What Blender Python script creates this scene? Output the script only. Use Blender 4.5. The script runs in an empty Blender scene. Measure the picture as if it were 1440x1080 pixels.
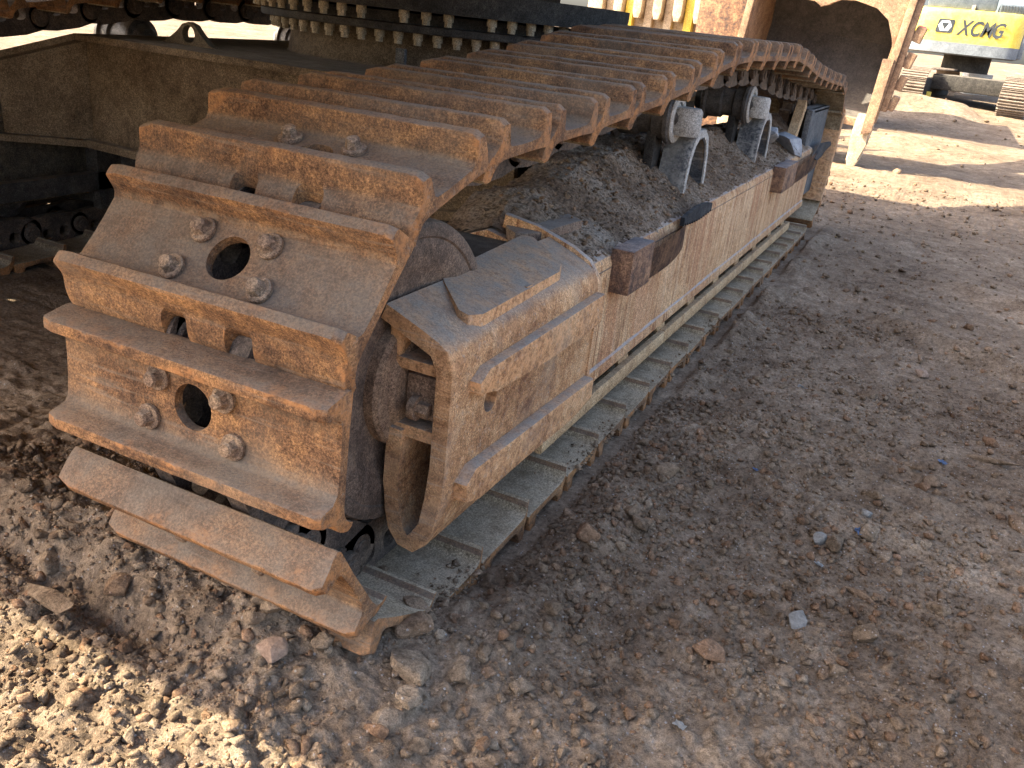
import bpy, bmesh, math, random
import numpy as np
from mathutils import Matrix, Vector
PI = math.pi
SC = bpy.context.scene
COL = SC.collection
random.seed(7)

# ------------------------------------------------------------------ camera
cam_d = bpy.data.cameras.new('camera'); cam = bpy.data.objects.new('camera', cam_d); COL.objects.link(cam)
R = ((0.8911918696, 0.4421074569, 0.1015777934), (0.2576880692, -0.3091108131, -0.9154492690), (-0.3733281539, 0.8420163311, -0.3894028604))
CP = Vector((1.0341, -1.495, 1.2798))
m = Matrix(R).transposed() @ Matrix(((1, 0, 0), (0, -1, 0), (0, 0, -1)))
cam.matrix_world = Matrix.Translation(CP) @ m.to_4x4()
cam_d.sensor_width = 36; cam_d.lens = 30.6; cam_d.clip_start = 0.02; cam_d.clip_end = 2000
SC.camera = cam
# ------------------------------------------------------------------ light
SUN_EL, SUN_AZ = 43.0, 28.0      # sun stands to the left (-x) and a little behind the camera (-y)
sd = Vector((-math.cos(math.radians(SUN_AZ)) * math.cos(math.radians(SUN_EL)),
             -math.sin(math.radians(SUN_AZ)) * math.cos(math.radians(SUN_EL)), math.sin(math.radians(SUN_EL))))
W = bpy.data.worlds.new('World'); SC.world = W; W.use_nodes = True
wn = W.node_tree; wn.nodes.clear()
sky = wn.nodes.new('ShaderNodeTexSky'); sky.sky_type = 'NISHITA'; sky.sun_disc = False
sky.sun_elevation = math.radians(SUN_EL); sky.sun_rotation = math.atan2(sd.x, sd.y)
sky.dust_density = 4.5; sky.air_density = 0.9; sky.ozone_density = 0.6
bg = wn.nodes.new('ShaderNodeBackground'); bg.inputs[1].default_value = 0.15
wo = wn.nodes.new('ShaderNodeOutputWorld')
wn.links.new(sky.outputs[0], bg.inputs[0]); wn.links.new(bg.outputs[0], wo.inputs[0])
sl = bpy.data.lights.new('sun', 'SUN'); sl.energy = 4.5; sl.angle = math.radians(0.55); sl.color = (1.0, 0.91, 0.70)
so = bpy.data.objects.new('sun', sl); COL.objects.link(so); so.location = (-6, -4, 8)
so.rotation_euler = (-sd).to_track_quat('-Z', 'Y').to_euler()
SC.view_settings.view_transform = 'Standard'; SC.view_settings.look = 'None'; SC.view_settings.gamma = 1
SC.view_settings.exposure = 2.3
SC.render.engine = 'CYCLES'
SC.cycles.max_bounces = 8; SC.cycles.diffuse_bounces = 5; SC.cycles.glossy_bounces = 3
SC.cycles.use_denoising = True

# ------------------------------------------------------------------ numpy noise
def _h(ix, iy, s):
    v = (ix.astype(np.int64) * 374761393 + iy.astype(np.int64) * 668265263 + s * 974711) & 0x7fffffff
    v = ((v ^ (v >> 13)) * 1274126177) & 0x7fffffff
    v = ((v ^ (v >> 16)) * 69069 + 12345) & 0x7fffffff
    return (v & 0xffffff) / float(0x1000000)
def vnoise(x, y, s=0):
    ix = np.floor(x); iy = np.floor(y); fx = x - ix; fy = y - iy
    fx = fx * fx * fx * (fx * (fx * 6 - 15) + 10); fy = fy * fy * fy * (fy * (fy * 6 - 15) + 10)
    a = _h(ix, iy, s); b = _h(ix + 1, iy, s); c = _h(ix, iy + 1, s); d = _h(ix + 1, iy + 1, s)
    return (a * (1 - fx) + b * fx) * (1 - fy) + (c * (1 - fx) + d * fx) * fy
def fbm(x, y, s=0, o=4, g=0.5):
    t = np.zeros_like(x); a = 1.0; n = 0
    for k in range(o):
        t += a * vnoise(x * 2 ** k + 17.3 * k, y * 2 ** k - 9.1 * k, s + k); n += a; a *= g
    return t / n
def worley(x, y, s=0):
    ix = np.floor(x); iy = np.floor(y); f1 = np.full_like(x, 9.0); f2 = np.full_like(x, 9.0); cid = np.zeros_like(x)
    for dx in (-1, 0, 1):
        for dy in (-1, 0, 1):
            cx = ix + dx; cy = iy + dy
            d = np.hypot(cx + _h(cx, cy, s) - x, cy + _h(cx, cy, s + 5) - y)
            near = d < f1
            f2 = np.where(near, f1, np.minimum(f2, d)); cid = np.where(near, _h(cx, cy, s + 9), cid); f1 = np.where(near, d, f1)
    return f1, f2, cid
def sstep(a, b, x):
    t = np.clip((x - a) / (b - a), 0, 1); return t * t * (3 - 2 * t)

def ground_h(x, y):
    x = np.asarray(x, float); y = np.asarray(y, float)
    near = 1 - sstep(6, 14, np.hypot(x - 0.6, y))
    h = 0.05 * (fbm(x * 0.6, y * 0.6, 3, 3) - 0.5) + 0.035 * (fbm(x * 2.6, y * 2.6, 11, 3) - 0.5)
    rough = 0.35 + 0.65 * fbm(x * 1.3 + 5, y * 1.3, 21, 2)
    front = (1 - sstep(-0.1, 0.6, y)) * (1 - sstep(0.75, 1.3, x))
    lit = (1 - sstep(-0.62, -0.45, y))
    # crumbly clods: worley lumps at three sizes
    for sc, am, s in ((9, 0.020, 31), (19, 0.013, 41), (42, 0.0065, 51), (90, 0.003, 58)):
        wx = x * sc + 0.5 * (vnoise(x * sc * 1.7, y * sc * 1.7, s + 3) - 0.5); wy = y * sc + 0.5 * (vnoise(x * sc * 1.7 + 40, y * sc * 1.7, s + 4) - 0.5)
        f1, f2, cid = worley(wx, wy, s)
        lump = np.clip(f2 - f1, 0, 0.55) * (0.25 + 1.1 * cid ** 1.6)
        h = h + near * (1 if sc < 15 else (0.05 + 0.95 * sstep(-2.3, -1.25, x))) * am * lump * (rough * (1.25 + 1.1 * front) + 0.8 * lit)
    near = near * (0.12 + 0.88 * sstep(-2.3, -1.25, x)); 
    h = h + near * 0.010 * (fbm(x * 24, y * 24, 61, 3) - 0.5) * (0.6 + front)
    h = h - near * 0.012
    # soil pushed up beside the outer edge of the track
    berm = np.exp(-((x - 0.45) / 0.11) ** 2) * (1 - sstep(0.55, 1.2, y)) * sstep(-0.35, 0.05, y)
    h = h + 0.055 * berm * (0.7 + 0.6 * fbm(x * 7, y * 7, 71, 2))
    berm2 = np.exp(-((x - 0.38) / 0.09) ** 2) * sstep(0.6, 1.2, y) * (1 - sstep(5, 6, y))
    h = h + 0.055 * berm2 * np.clip(fbm(x * 3, y * 3.4, 73, 3) * 2.2 - 0.6, 0, 1.2)
    # heap under and left of the idler, trough in front of the shoes
    h = h + 0.09 * np.exp(-((x + 0.75) / 0.35) ** 2 - ((y - 0.1) / 0.5) ** 2)
    h = h + 0.085 * (1 - sstep(-0.30, 0.10, y)) * (1 - sstep(0.25, 0.85, x)) * sstep(-3, -1.5, y)
    h = h + 0.085 * np.exp(-((y + 0.40) / 0.12) ** 2) * (1 - sstep(0.02, 0.36, x)) * sstep(-1.2, -0.7, x)
    h = h - 0.05 * np.exp(-((y + 0.52 + 0.08 * (x + 0.3)) / 0.035) ** 2) * (1 - sstep(-0.2, 0.1, x))
    # worn tyre ridges on the right
    d = (y - 1.5) + 0.25 * (x - 0.4)
    rid = 0.5 + 0.5 * np.sin(d * 2 * PI / 0.17 + 1.2 * fbm(x * 3, y * 3, 81, 2))
    h = h + 0.030 * rid * (0.4 + fbm(x * 6, y * 6, 87, 3)) * np.exp(-((d) / 0.38) ** 2) * sstep(0.42, 0.6, x) * (1 - sstep(1.2, 1.7, x))
    d2 = (y - 3.0) + 0.65 * (x - 1.4)
    h = h + 0.055 * np.exp(-(d2 / 0.10) ** 2) * sstep(0.8, 1.1, x) * (0.5 + fbm(x * 5, y * 5, 83, 2))
    d3 = (y - 4.4) + 0.5 * (x - 1.4)
    h = h + 0.06 * np.exp(-(d3 / 0.16) ** 2) * sstep(1.0, 1.4, x) * (0.4 + fbm(x * 4, y * 4, 85, 2))
    # the track has settled: keep the soil off the bottom run
    under = sstep(-0.37, -0.33, x) * (1 - sstep(0.33, 0.37, x)) * sstep(0.12, 0.3, y) * (1 - sstep(5.3, 5.7, y))
    h = h * (1 - under) + under * np.minimum(h, 0.0)
    # far field: ruts and a slope up towards the other machines
    far = sstep(8, 11, y)
    h = h + far * 0.16 * (fbm(x * 0.35, y * 0.8, 91, 3) - 0.5) + far * 0.03 * (fbm(x * 3, y * 3, 95, 3) - 0.5)
    h = h + 0.060 * np.clip(y - 19, 0, 6.5) + 0.03 * np.clip(y - 25.5, 0, 40)
    h = h + 0.42 * np.exp(-((y - 21.6) / 0.55) ** 2) * sstep(-2.5, -0.8, x) * (1 - sstep(1.0, 1.7, x)) * (0.6 + 0.8 * fbm(x * 1.2, y * 1.2, 97, 2))
    h = h + 0.22 * np.exp(-((y - 14.2 + 0.25 * x) / 0.5) ** 2) * sstep(-1, 0.6, x) * (0.3 + fbm(x * 1.5, y * 1.5, 98, 2))
    return h

# ------------------------------------------------------------------ materials
class NT:
    def __init__(s, name):
        s.m = bpy.data.materials.new(name); s.m.use_nodes = True; s.t = s.m.node_tree; s.t.nodes.clear()
        s.out = s.n('ShaderNodeOutputMaterial'); s.b = s.n('ShaderNodeBsdfPrincipled'); s.l(s.b.outputs[0], s.out.inputs[0])
        s.geo = s.n('ShaderNodeNewGeometry'); s.pos = s.geo.outputs['Position']
    def n(s, t, **k):
        o = s.t.nodes.new(t)
        for a, b in k.items(): setattr(o, a, b)
        return o
    def l(s, a, b): s.t.links.new(a, b)
    def put(s, inp, v):
        if hasattr(v, 'is_output') or isinstance(v, bpy.types.NodeSocket): s.l(v, inp)
        else: inp.default_value = v
    def mapping(s, scale, loc=(0, 0, 0)):
        mp = s.n('ShaderNodeMapping'); mp.inputs['Scale'].default_value = scale; mp.inputs['Location'].default_value = loc
        s.l(s.pos, mp.inputs[0]); return mp.outputs[0]
    def noise(s, scale, detail=6, rough=0.6, vec=None, dist=0.0):
        o = s.n('ShaderNodeTexNoise'); o.inputs['Scale'].default_value = scale; o.inputs['Detail'].default_value = detail
        o.inputs['Roughness'].default_value = rough; o.inputs['Distortion'].default_value = dist
        s.l(vec or s.pos, o.inputs['Vector']); return o.outputs[0]
    def voro(s, scale, feature='F1', vec=None):
        o = s.n('ShaderNodeTexVoronoi'); o.feature = feature; o.inputs['Scale'].default_value = scale
        s.l(vec or s.pos, o.inputs['Vector']); return o
    def ramp(s, fac, pts):
        o = s.n('ShaderNodeValToRGB'); e = o.color_ramp.elements
        while len(e) < len(pts): e.new(0.5)
        for i, (p, c) in enumerate(pts): e[i].position = p; e[i].color = (c[0], c[1], c[2], 1) if not isinstance(c, (int, float)) else (c, c, c, 1)
        s.l(fac, o.inputs[0]); return o.outputs[0]
    def mix(s, fac, a, b, mode='MIX'):
        o = s.n('ShaderNodeMix'); o.data_type = 'RGBA'; o.blend_type = mode
        s.put(o.inputs[0], fac); s.put(o.inputs[6], a if not isinstance(a, tuple) else (*a[:3], 1)); s.put(o.inputs[7], b if not isinstance(b, tuple) else (*b[:3], 1))
        return o.outputs[2]
    def math(s, op, a, b=0.0, clamp=False):
        o = s.n('ShaderNodeMath'); o.operation = op; o.use_clamp = clamp; s.put(o.inputs[0], a); s.put(o.inputs[1], b); return o.outputs[0]
    def up(s, lo, hi):
        x = s.n('ShaderNodeSeparateXYZ'); s.l(s.geo.outputs['Normal'], x.inputs[0])
        o = s.n('ShaderNodeMapRange'); o.interpolation_type = 'SMOOTHSTEP'; o.inputs[1].default_value = lo; o.inputs[2].default_value = hi
        s.l(x.outputs[2], o.inputs[0]); return o.outputs[0]
    def bump(s, h, dist, strength=1.0, prev=None):
        o = s.n('ShaderNodeBump'); o.inputs['Distance'].default_value = dist; o.inputs['Strength'].default_value = strength
        s.l(h, o.inputs['Height'])
        if prev is not None: s.l(prev, o.inputs['Normal'])
        return o.outputs[0]
    def fin(s, col, rough, nor=None, metal=0.0, spec=0.3):
        s.put(s.b.inputs['Base Color'], col if not isinstance(col, tuple) else (*col[:3], 1)); s.put(s.b.inputs['Roughness'], rough)
        s.b.inputs['Metallic'].default_value = metal
        s.b.inputs['Specular IOR Level'].default_value = spec
        if nor is not None: s.l(nor, s.b.inputs['Normal'])
        return s.m

def rust(name, dark, mid, light, dust=(0.30, 0.25, 0.19), dust_amt=0.6, dlo=0.45, dhi=0.95, rough=0.85, bs=1.0, streak=False, spec=0.2, edge=False, ecol=None):
    t = NT(name)
    big = t.noise(5.0, 7, 0.65); med = t.noise(28, 6, 0.65); fine = t.noise(210, 4, 0.7); grit = t.noise(620, 2, 0.6)
    f = t.math('ADD', t.math('MULTIPLY', big, 0.55), t.math('MULTIPLY', med, 0.45))
    c = t.ramp(f, [(0.36, dark), (0.49, mid), (0.62, light)])
    if streak:
        st = t.noise(1.0, 5, 0.7, vec=t.mapping((22, 22, 1.3))); st2 = t.noise(1.0, 4, 0.6, vec=t.mapping((60, 60, 2.5), (3, 1, 0)))
        c = t.mix(t.ramp(st, [(0.42, 0.0), (0.60, 0.75)]), c, light)
        c = t.mix(t.ramp(st2, [(0.56, 0.0), (0.70, 0.3)]), c, dust)
        c = t.mix(t.ramp(st2, [(0.33, 0.85), (0.47, 0.0)]), c, dark)
        st3 = t.noise(1.0, 3, 0.5, vec=t.mapping((7, 7, 0.5), (1, 5, 0)))
        c = t.mix(t.ramp(st3, [(0.50, 0.0), (0.62, 0.5)]), c, (0.40, 0.19, 0.095))
    spk = t.ramp(fine, [(0.38, 0.32), (0.50, 0.95), (0.63, 1.7)])
    c = t.mix(0.68, c, spk, 'MULTIPLY')
    spk2 = t.ramp(grit, [(0.36, 0.5), (0.64, 1.45)])
    c = t.mix(0.8, c, spk2, 'MULTIPLY')
    mot = t.noise(85, 5, 0.75)
    c = t.mix(0.6, c, t.ramp(mot, [(0.36, 0.55), (0.5, 1.0), (0.64, 1.35)]), 'MULTIPLY')
    if edge:
        pt = t.geo.outputs['Pointiness']; brk = t.noise(55, 4, 0.7)
        em = t.math('MULTIPLY', t.ramp(pt, [(0.515, 0.0), (0.565, 1.0)]), t.ramp(brk, [(0.42, 0.05), (0.60, 0.75)]))
        c = t.mix(em, c, ecol or (light[0] * 1.2, light[1] * 1.05, light[2] * 0.95))
        cm = t.math('MULTIPLY', t.ramp(pt, [(0.435, 1.0), (0.488, 0.0)]), t.ramp(brk, [(0.38, 0.2), (0.60, 0.95)]))
        c = t.mix(cm, c, (0.27, 0.195, 0.125))
        scr = t.noise(1.0, 5, 0.7, vec=t.mapping((5, 75, 75)))
        c = t.mix(t.ramp(scr, [(0.56, 0.0), (0.68, 0.45)]), c, (dust[0] * 1.5, dust[1] * 1.45, dust[2] * 1.4))
        c = t.mix(t.ramp(scr, [(0.32, 0.5), (0.43, 0.0)]), c, dark)
        bl = t.noise(3.3, 3, 0.5, dist=0.8)
        c = t.mix(t.ramp(bl, [(0.52, 0.0), (0.66, 0.32)]), c, (dust[0] * 1.15, dust[1] * 1.12, dust[2] * 1.05))
    du = t.math('MULTIPLY', t.math('MULTIPLY', t.up(dlo, dhi), t.ramp(t.noise(14, 6, 0.7), [(0.30, 0.25), (0.62, 1.0)])), dust_amt)
    dn = t.mix(t.ramp(fine, [(0.3, 0.0), (0.7, 1.0)]), (dust[0] * 0.72, dust[1] * 0.72, dust[2] * 0.74), (dust[0] * 1.2, dust[1] * 1.2, dust[2] * 1.2))
    c = t.mix(du, c, dn)
    n1 = t.bump(big, 0.010, 0.25 * bs); n2 = t.bump(med, 0.004, 0.5 * bs, n1); n3 = t.bump(fine, 0.0013, 0.8 * bs, n2); n4 = t.bump(grit, 0.0006, 0.6 * bs, n3)
    return t.fin(c, rough, n4, spec=spec)

M = {}
M['shoe'] = rust('rusty_shoe_steel', (0.058, 0.031, 0.019), (0.180, 0.092, 0.044), (0.34, 0.172, 0.070), (0.150, 0.122, 0.094), 0.88, 0.12, 0.55, bs=1.4, edge=True)
M['shoe_in'] = rust('grey_worn_shoe_steel', (0.14, 0.096, 0.055), (0.25, 0.188, 0.118), (0.36, 0.285, 0.19), (0.36, 0.295, 0.215), 0.5, 0.6, 1.0, rough=0.95, spec=0.04)
M['bolt'] = rust('rusty_bolt', (0.09, 0.055, 0.04), (0.20, 0.13, 0.085), (0.30, 0.20, 0.12), dust_amt=0.4)
M['link'] = rust('dark_link_steel', (0.035, 0.028, 0.024), (0.085, 0.062, 0.048), (0.15, 0.105, 0.075), dust_amt=0.35, rough=0.7)
M['idler'] = rust('dark_idler_steel', (0.05, 0.036, 0.028), (0.12, 0.082, 0.060), (0.19, 0.13, 0.09), dust_amt=0.5, rough=0.6, bs=0.7)
M['hub'] = rust('rusty_hub', (0.10, 0.06, 0.04), (0.20, 0.125, 0.08), (0.28, 0.18, 0.11), dust_amt=0.3)
M['frame'] = rust('faded_ochre_paint', (0.19, 0.075, 0.034), (0.44, 0.235, 0.108), (0.60, 0.385, 0.21), (0.30, 0.285, 0.265), 0.9, 0.35, 0.8, streak=True, bs=0.7)
M['yoke'] = rust('rusty_ochre_casting', (0.17, 0.075, 0.037), (0.38, 0.20, 0.092), (0.56, 0.345, 0.18), (0.25, 0.215, 0.175), 0.92, 0.45, 0.9, bs=1.5, edge=True)
M['arch'] = rust('blue_black_arch_paint', (0.035, 0.037, 0.042), (0.06, 0.062, 0.068), (0.11, 0.108, 0.105), (0.30, 0.28, 0.25), 0.5, bs=0.6, edge=True, ecol=(0.46, 0.43, 0.38))
M['cover'] = rust('dirt_caked_plate', (0.10, 0.07, 0.05), (0.16, 0.11, 0.08), (0.22, 0.16, 0.115), (0.24, 0.20, 0.165), 0.95, 0.3, 0.8)
M['guard'] = rust('tan_guide_bar', (0.25, 0.145, 0.075), (0.41, 0.26, 0.135), (0.50, 0.345, 0.195), dust_amt=0.25, bs=0.6)
M['bracket'] = rust('chipped_rust_bracket', (0.035, 0.033, 0.036), (0.15, 0.085, 0.055), (0.36, 0.20, 0.11), (0.3, 0.3, 0.3), dust_amt=0.5)
M['greypaint'] = rust('dark_grey_paint', (0.06, 0.06, 0.062), (0.10, 0.10, 0.10), (0.16, 0.15, 0.14), (0.38, 0.36, 0.33), 0.6, bs=0.5)
M['palesteel'] = rust('pale_dusty_steel', (0.24, 0.21, 0.18), (0.37, 0.34, 0.30), (0.48, 0.44, 0.39), (0.45, 0.42, 0.38), 0.5, bs=0.7)
M['roller'] = rust('dark_roller', (0.03, 0.028, 0.027), (0.07, 0.062, 0.056), (0.12, 0.105, 0.095), dust_amt=0.4, rough=0.5, bs=0.5)
M['carbody'] = rust('dusty_olive_brown_paint', (0.070, 0.047, 0.028), (0.138, 0.100, 0.062), (0.185, 0.138, 0.088), dust_amt=0.5, bs=0.4)
M['dark'] = rust('dark_grimy_steel', (0.018, 0.016, 0.014), (0.04, 0.036, 0.032), (0.075, 0.066, 0.056), dust_amt=0.3, bs=0.5)
M['frame_shade'] = rust('shaded_ochre_paint', (0.03, 0.025, 0.018), (0.07, 0.056, 0.04), (0.11, 0.088, 0.06), dust_amt=0.4, bs=0.5)  # darkened copy of the ochre frame paint, shade put into the colour
M['brass'] = rust('dusty_bolt_zinc', (0.24, 0.20, 0.14), (0.36, 0.30, 0.21), (0.46, 0.38, 0.27), dust_amt=0.2, bs=0.3)
M['rubber'] = rust('torn_black_rubber', (0.01, 0.01, 0.011), (0.025, 0.025, 0.027), (0.05, 0.05, 0.052), dust_amt=0.2)
M['bucket'] = rust('bucket_brown_steel', (0.15, 0.09, 0.06), (0.28, 0.175, 0.11), (0.40, 0.27, 0.165), (0.36, 0.28, 0.2), 0.5, bs=0.8)
M['bucket_in'] = rust('bucket_dark_inside', (0.05, 0.047, 0.048), (0.085, 0.080, 0.080), (0.12, 0.11, 0.108), dust_amt=0.3, rough=0.6)  # inside of the bucket, darker and greyer than its outside
M['tooth'] = rust('pale_tooth_steel', (0.28, 0.21, 0.14), (0.44, 0.34, 0.23), (0.56, 0.45, 0.32), dust_amt=0.3)
M['yellow'] = rust('yellow_machine_paint', (0.70, 0.50, 0.05), (0.78, 0.58, 0.08), (0.82, 0.64, 0.14), (0.7, 0.55, 0.2), 0.15, rough=0.45, bs=0.05, spec=0.5)
M['greyband'] = rust('blue_grey_machine_paint', (0.12, 0.13, 0.14), (0.17, 0.185, 0.20), (0.22, 0.235, 0.25), dust_amt=0.2, rough=0.5, bs=0.1)
M['glassy'] = rust('dark_blue_grey_paint', (0.06, 0.075, 0.09), (0.09, 0.11, 0.13), (0.13, 0.15, 0.17), dust_amt=0.2, rough=0.35, bs=0.05, spec=0.5)
M['logo'] = rust('logo_dark_grey', (0.03, 0.035, 0.04), (0.045, 0.05, 0.055), (0.06, 0.065, 0.07), dust_amt=0.05, rough=0.5, bs=0.05)
M['logo_white'] = rust('logo_white', (0.7, 0.7, 0.68), (0.78, 0.78, 0.76), (0.82, 0.82, 0.8), dust_amt=0.0, rough=0.5, bs=0.05)
M['red'] = rust('red_reflector', (0.4, 0.02, 0.05), (0.5, 0.03, 0.07), (0.6, 0.05, 0.1), dust_amt=0.0, rough=0.4, bs=0.05)
M['fartrack'] = rust('dry_track_steel', (0.10, 0.078, 0.062), (0.18, 0.142, 0.112), (0.26, 0.21, 0.165), (0.30, 0.25, 0.20), 0.4)
M['concrete'] = rust('pale_concrete', (0.45, 0.43, 0.40), (0.55, 0.53, 0.49), (0.62, 0.6, 0.56), dust_amt=0.2)

def soil(name, attr=False):
    t = NT(name)
    big = t.noise(1.6, 5, 0.6); med = t.noise(11, 7, 0.68); fine = t.noise(70, 5, 0.7); grit = t.noise(330, 3, 0.7)
    f = t.math('ADD', t.math('MULTIPLY', big, 0.4), t.math('MULTIPLY', med, 0.6))
    c = t.ramp(f, [(0.34, (0.094, 0.065, 0.044)), (0.46, (0.176, 0.128, 0.089)), (0.56, (0.245, 0.184, 0.131)), (0.68, (0.345, 0.272, 0.20))])
    c = t.mix(0.8, c, t.ramp(fine, [(0.34, 0.45), (0.5, 1.0), (0.66, 1.45)]), 'MULTIPLY')
    c = t.mix(0.85, c, t.ramp(t.noise(0.75, 4, 0.6, dist=0.6), [(0.40, (0.88, 0.84, 0.80)), (0.52, (1.0, 0.98, 0.95)), (0.64, (1.18, 1.15, 1.10))]), 'MULTIPLY')
    v = t.voro(120); pick = t.n('ShaderNodeSeparateColor'); t.l(v.outputs['Color'], pick.inputs[0])
    isst = t.math('MULTIPLY', t.math('GREATER_THAN', pick.outputs[0], 0.90), t.math('LESS_THAN', v.outputs['Distance'], 0.33))
    stc = t.ramp(pick.outputs[1], [(0.0, (0.34, 0.31, 0.28)), (0.5, (0.30, 0.22, 0.17)), (1.0, (0.40, 0.38, 0.36))])
    c = t.mix(t.math('MULTIPLY', isst, 0.8), c, stc)
    c = t.mix(0.55, c, t.ramp(grit, [(0.36, 0.5), (0.64, 1.45)]), 'MULTIPLY')
    if attr:
        a = t.n('ShaderNodeAttribute'); a.attribute_name = 'tone'; a.attribute_type = 'GEOMETRY'
        o = t.n('ShaderNodeObjectInfo')
        r = t.math('FRACT', t.math('ADD', a.outputs['Fac'], o.outputs['Random']))
        tint = t.ramp(r, [(0.0, (0.82, 0.80, 0.78)), (0.30, (1.0, 0.98, 0.95)), (0.55, (1.16, 1.12, 1.06)), (0.70, (1.22, 0.98, 0.84)), (0.80, (1.0, 0.84, 0.74)), (0.93, (1.25, 1.25, 1.22)), (0.99, (1.45, 1.48, 1.48))])
        c = t.mix(1.0, c, tint, 'MULTIPLY')
    # dried mud crazing
    cr = t.voro(13, 'DISTANCE_TO_EDGE', vec=None)
    n1 = t.bump(med, 0.03, 0.5); n2 = t.bump(fine, 0.010, 1.0, n1); n3 = t.bump(grit, 0.003, 1.0, n2)
    st_h = t.bump(t.math('MULTIPLY', isst, t.math('SUBTRACT', 0.4, v.outputs['Distance'])), 0.008, 0.8, n3)
    return t.fin(c, 0.95, st_h, spec=0.08)
M['soil'] = soil('dry_brown_soil')
M['clod'] = soil('dry_clod_soil', True)
def rockm(name, a, b, c3):
    t = NT(name); n = t.noise(22, 7, 0.7); f = t.noise(160, 4, 0.7)
    c = t.ramp(n, [(0.3, a), (0.5, b), (0.7, c3)]); c = t.mix(0.7, c, t.ramp(f, [(0.35, 0.65), (0.65, 1.3)]), 'MULTIPLY')
    return t.fin(c, 0.9, t.bump(f, 0.002, 0.9, t.bump(n, 0.012, 0.6)), spec=0.15)
M['greyrock'] = rockm('grey_rock', (0.13, 0.118, 0.10), (0.195, 0.178, 0.155), (0.27, 0.247, 0.215))
M['brownrock'] = rockm('brown_rock', (0.17, 0.11, 0.08), (0.26, 0.18, 0.13), (0.33, 0.24, 0.17))
M['frock'] = rockm('bluish_dust_rock', (0.22, 0.22, 0.23), (0.34, 0.34, 0.35), (0.46, 0.45, 0.44))
def dirtm(name):
    t = NT(name); big = t.noise(5, 6, 0.65); fine = t.noise(90, 5, 0.75); grit = t.noise(300, 3, 0.7)
    c = t.ramp(big, [(0.36, (0.15, 0.098, 0.064)), (0.47, (0.245, 0.172, 0.118)), (0.56, (0.30, 0.222, 0.158)), (0.70, (0.37, 0.31, 0.25))])
    c = t.mix(0.9, c, t.ramp(fine, [(0.38, 0.3), (0.5, 1.0), (0.63, 1.5)]), 'MULTIPLY')
    return t.fin(c, 0.95, t.bump(grit, 0.003, 1.0, t.bump(fine, 0.012, 1.0, t.bump(big, 0.02, 0.4))), spec=0.1)
M['dirt'] = dirtm('dusty_packed_dirt')
def litterm(name, c): t = NT(name); return t.fin(c, 0.6, spec=0.3)
M['bluebit'] = litterm('blue_plastic', (0.12, 0.18, 0.30)); M['whitebit'] = litterm('white_plastic', (0.30, 0.30, 0.29))

# ------------------------------------------------------------------ mesh helpers
def mesh_from(bm, name):
    me = bpy.data.meshes.new(name); bmesh.ops.recalc_face_normals(bm, faces=bm.faces); bm.to_mesh(me); bm.free(); return me
def wloc(o):
    p = Vector((0, 0, 0))
    while o: p = p + o.location; o = o.parent
    return p
def link(name, me, mat=None, parent=None, loc=(0, 0, 0), rel=False):
    o = bpy.data.objects.new(name, me); COL.objects.link(o)
    if mat is not None and me is not None and len(me.materials) == 0: me.materials.append(M[mat])
    if parent is not None:
        o.parent = parent
        o.location = Vector(loc) if rel else Vector(loc) - wloc(parent)
    else: o.location = loc
    return o
def tag(o, label=None, cat=None, group=None, kind=None):
    if label: o['label'] = label
    if cat: o['category'] = cat
    if group: o['group'] = group
    if kind: o['kind'] = kind
    return o
def empty(name, loc, label, cat, group=None):
    o = bpy.data.objects.new(name, None); COL.objects.link(o); o.location = loc; o.empty_display_size = 0.2
    return tag(o, label, cat, group)
def smooth(me, ang=40):
    for p in me.polygons: p.use_smooth = True
    if hasattr(me, 'set_sharp_from_angle'): me.set_sharp_from_angle(angle=math.radians(ang))
    return me
def box(bm, x0, x1, y0, y1, z0, z1, bev=0.0, rot=None):
    vs = [bm.verts.new((x, y, z)) for x in (x0, x1) for y in (y0, y1) for z in (z0, z1)]
    fs = [bm.faces.new([vs[i] for i in f]) for f in ((0, 1, 3, 2), (4, 6, 7, 5), (0, 4, 5, 1), (2, 3, 7, 6), (0, 2, 6, 4), (1, 5, 7, 3))]
    if rot is not None:
        c = Vector(((x0 + x1) / 2, (y0 + y1) / 2, (z0 + z1) / 2))
        bmesh.ops.rotate(bm, verts=vs, cent=c, matrix=rot)
    if bev > 0:
        es = list({e for f in fs for e in f.edges})
        bmesh.ops.bevel(bm, geom=es, offset=bev, segments=2, profile=0.6, affect='EDGES')
def boxmesh(x0, x1, y0, y1, z0, z1, bev=0.004, name='m', rot=None):
    bm = bmesh.new(); box(bm, x0, x1, y0, y1, z0, z1, bev, rot); return smooth(mesh_from(bm, name), 35)
def prism(bm, pts, axis, a, b, cuts=0, bev=0.0):
    """extrude a closed 2-D outline along axis ('x','y','z') between a and b"""
    def P(p, t):
        return {'x': (t, p[0], p[1]), 'y': (p[0], t, p[1]), 'z': (p[0], p[1], t)}[axis]
    ts = [a + (b - a) * i / (cuts + 1) for i in range(cuts + 2)]
    rings = [[bm.verts.new(P(p, t)) for p in pts] for t in ts]
    n = len(pts); new = []
    for r0, r1 in zip(rings, rings[1:]):
        for i in range(n): new.append(bm.faces.new((r0[i], r0[(i + 1) % n], r1[(i + 1) % n], r1[i])))
    c0 = bm.faces.new(rings[0][::-1]); c1 = bm.faces.new(rings[-1])
    if bev > 0:
        es = list(c0.edges) + list(c1.edges)
        bmesh.ops.bevel(bm, geom=es, offset=bev, segments=2, profile=0.6, affect='EDGES')
    return rings
def prismmesh(pts, axis, a, b, cuts=0, bev=0.003, name='m', ang=35):
    bm = bmesh.new(); prism(bm, pts, axis, a, b, cuts, bev); return smooth(mesh_from(bm, name), ang)
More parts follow.
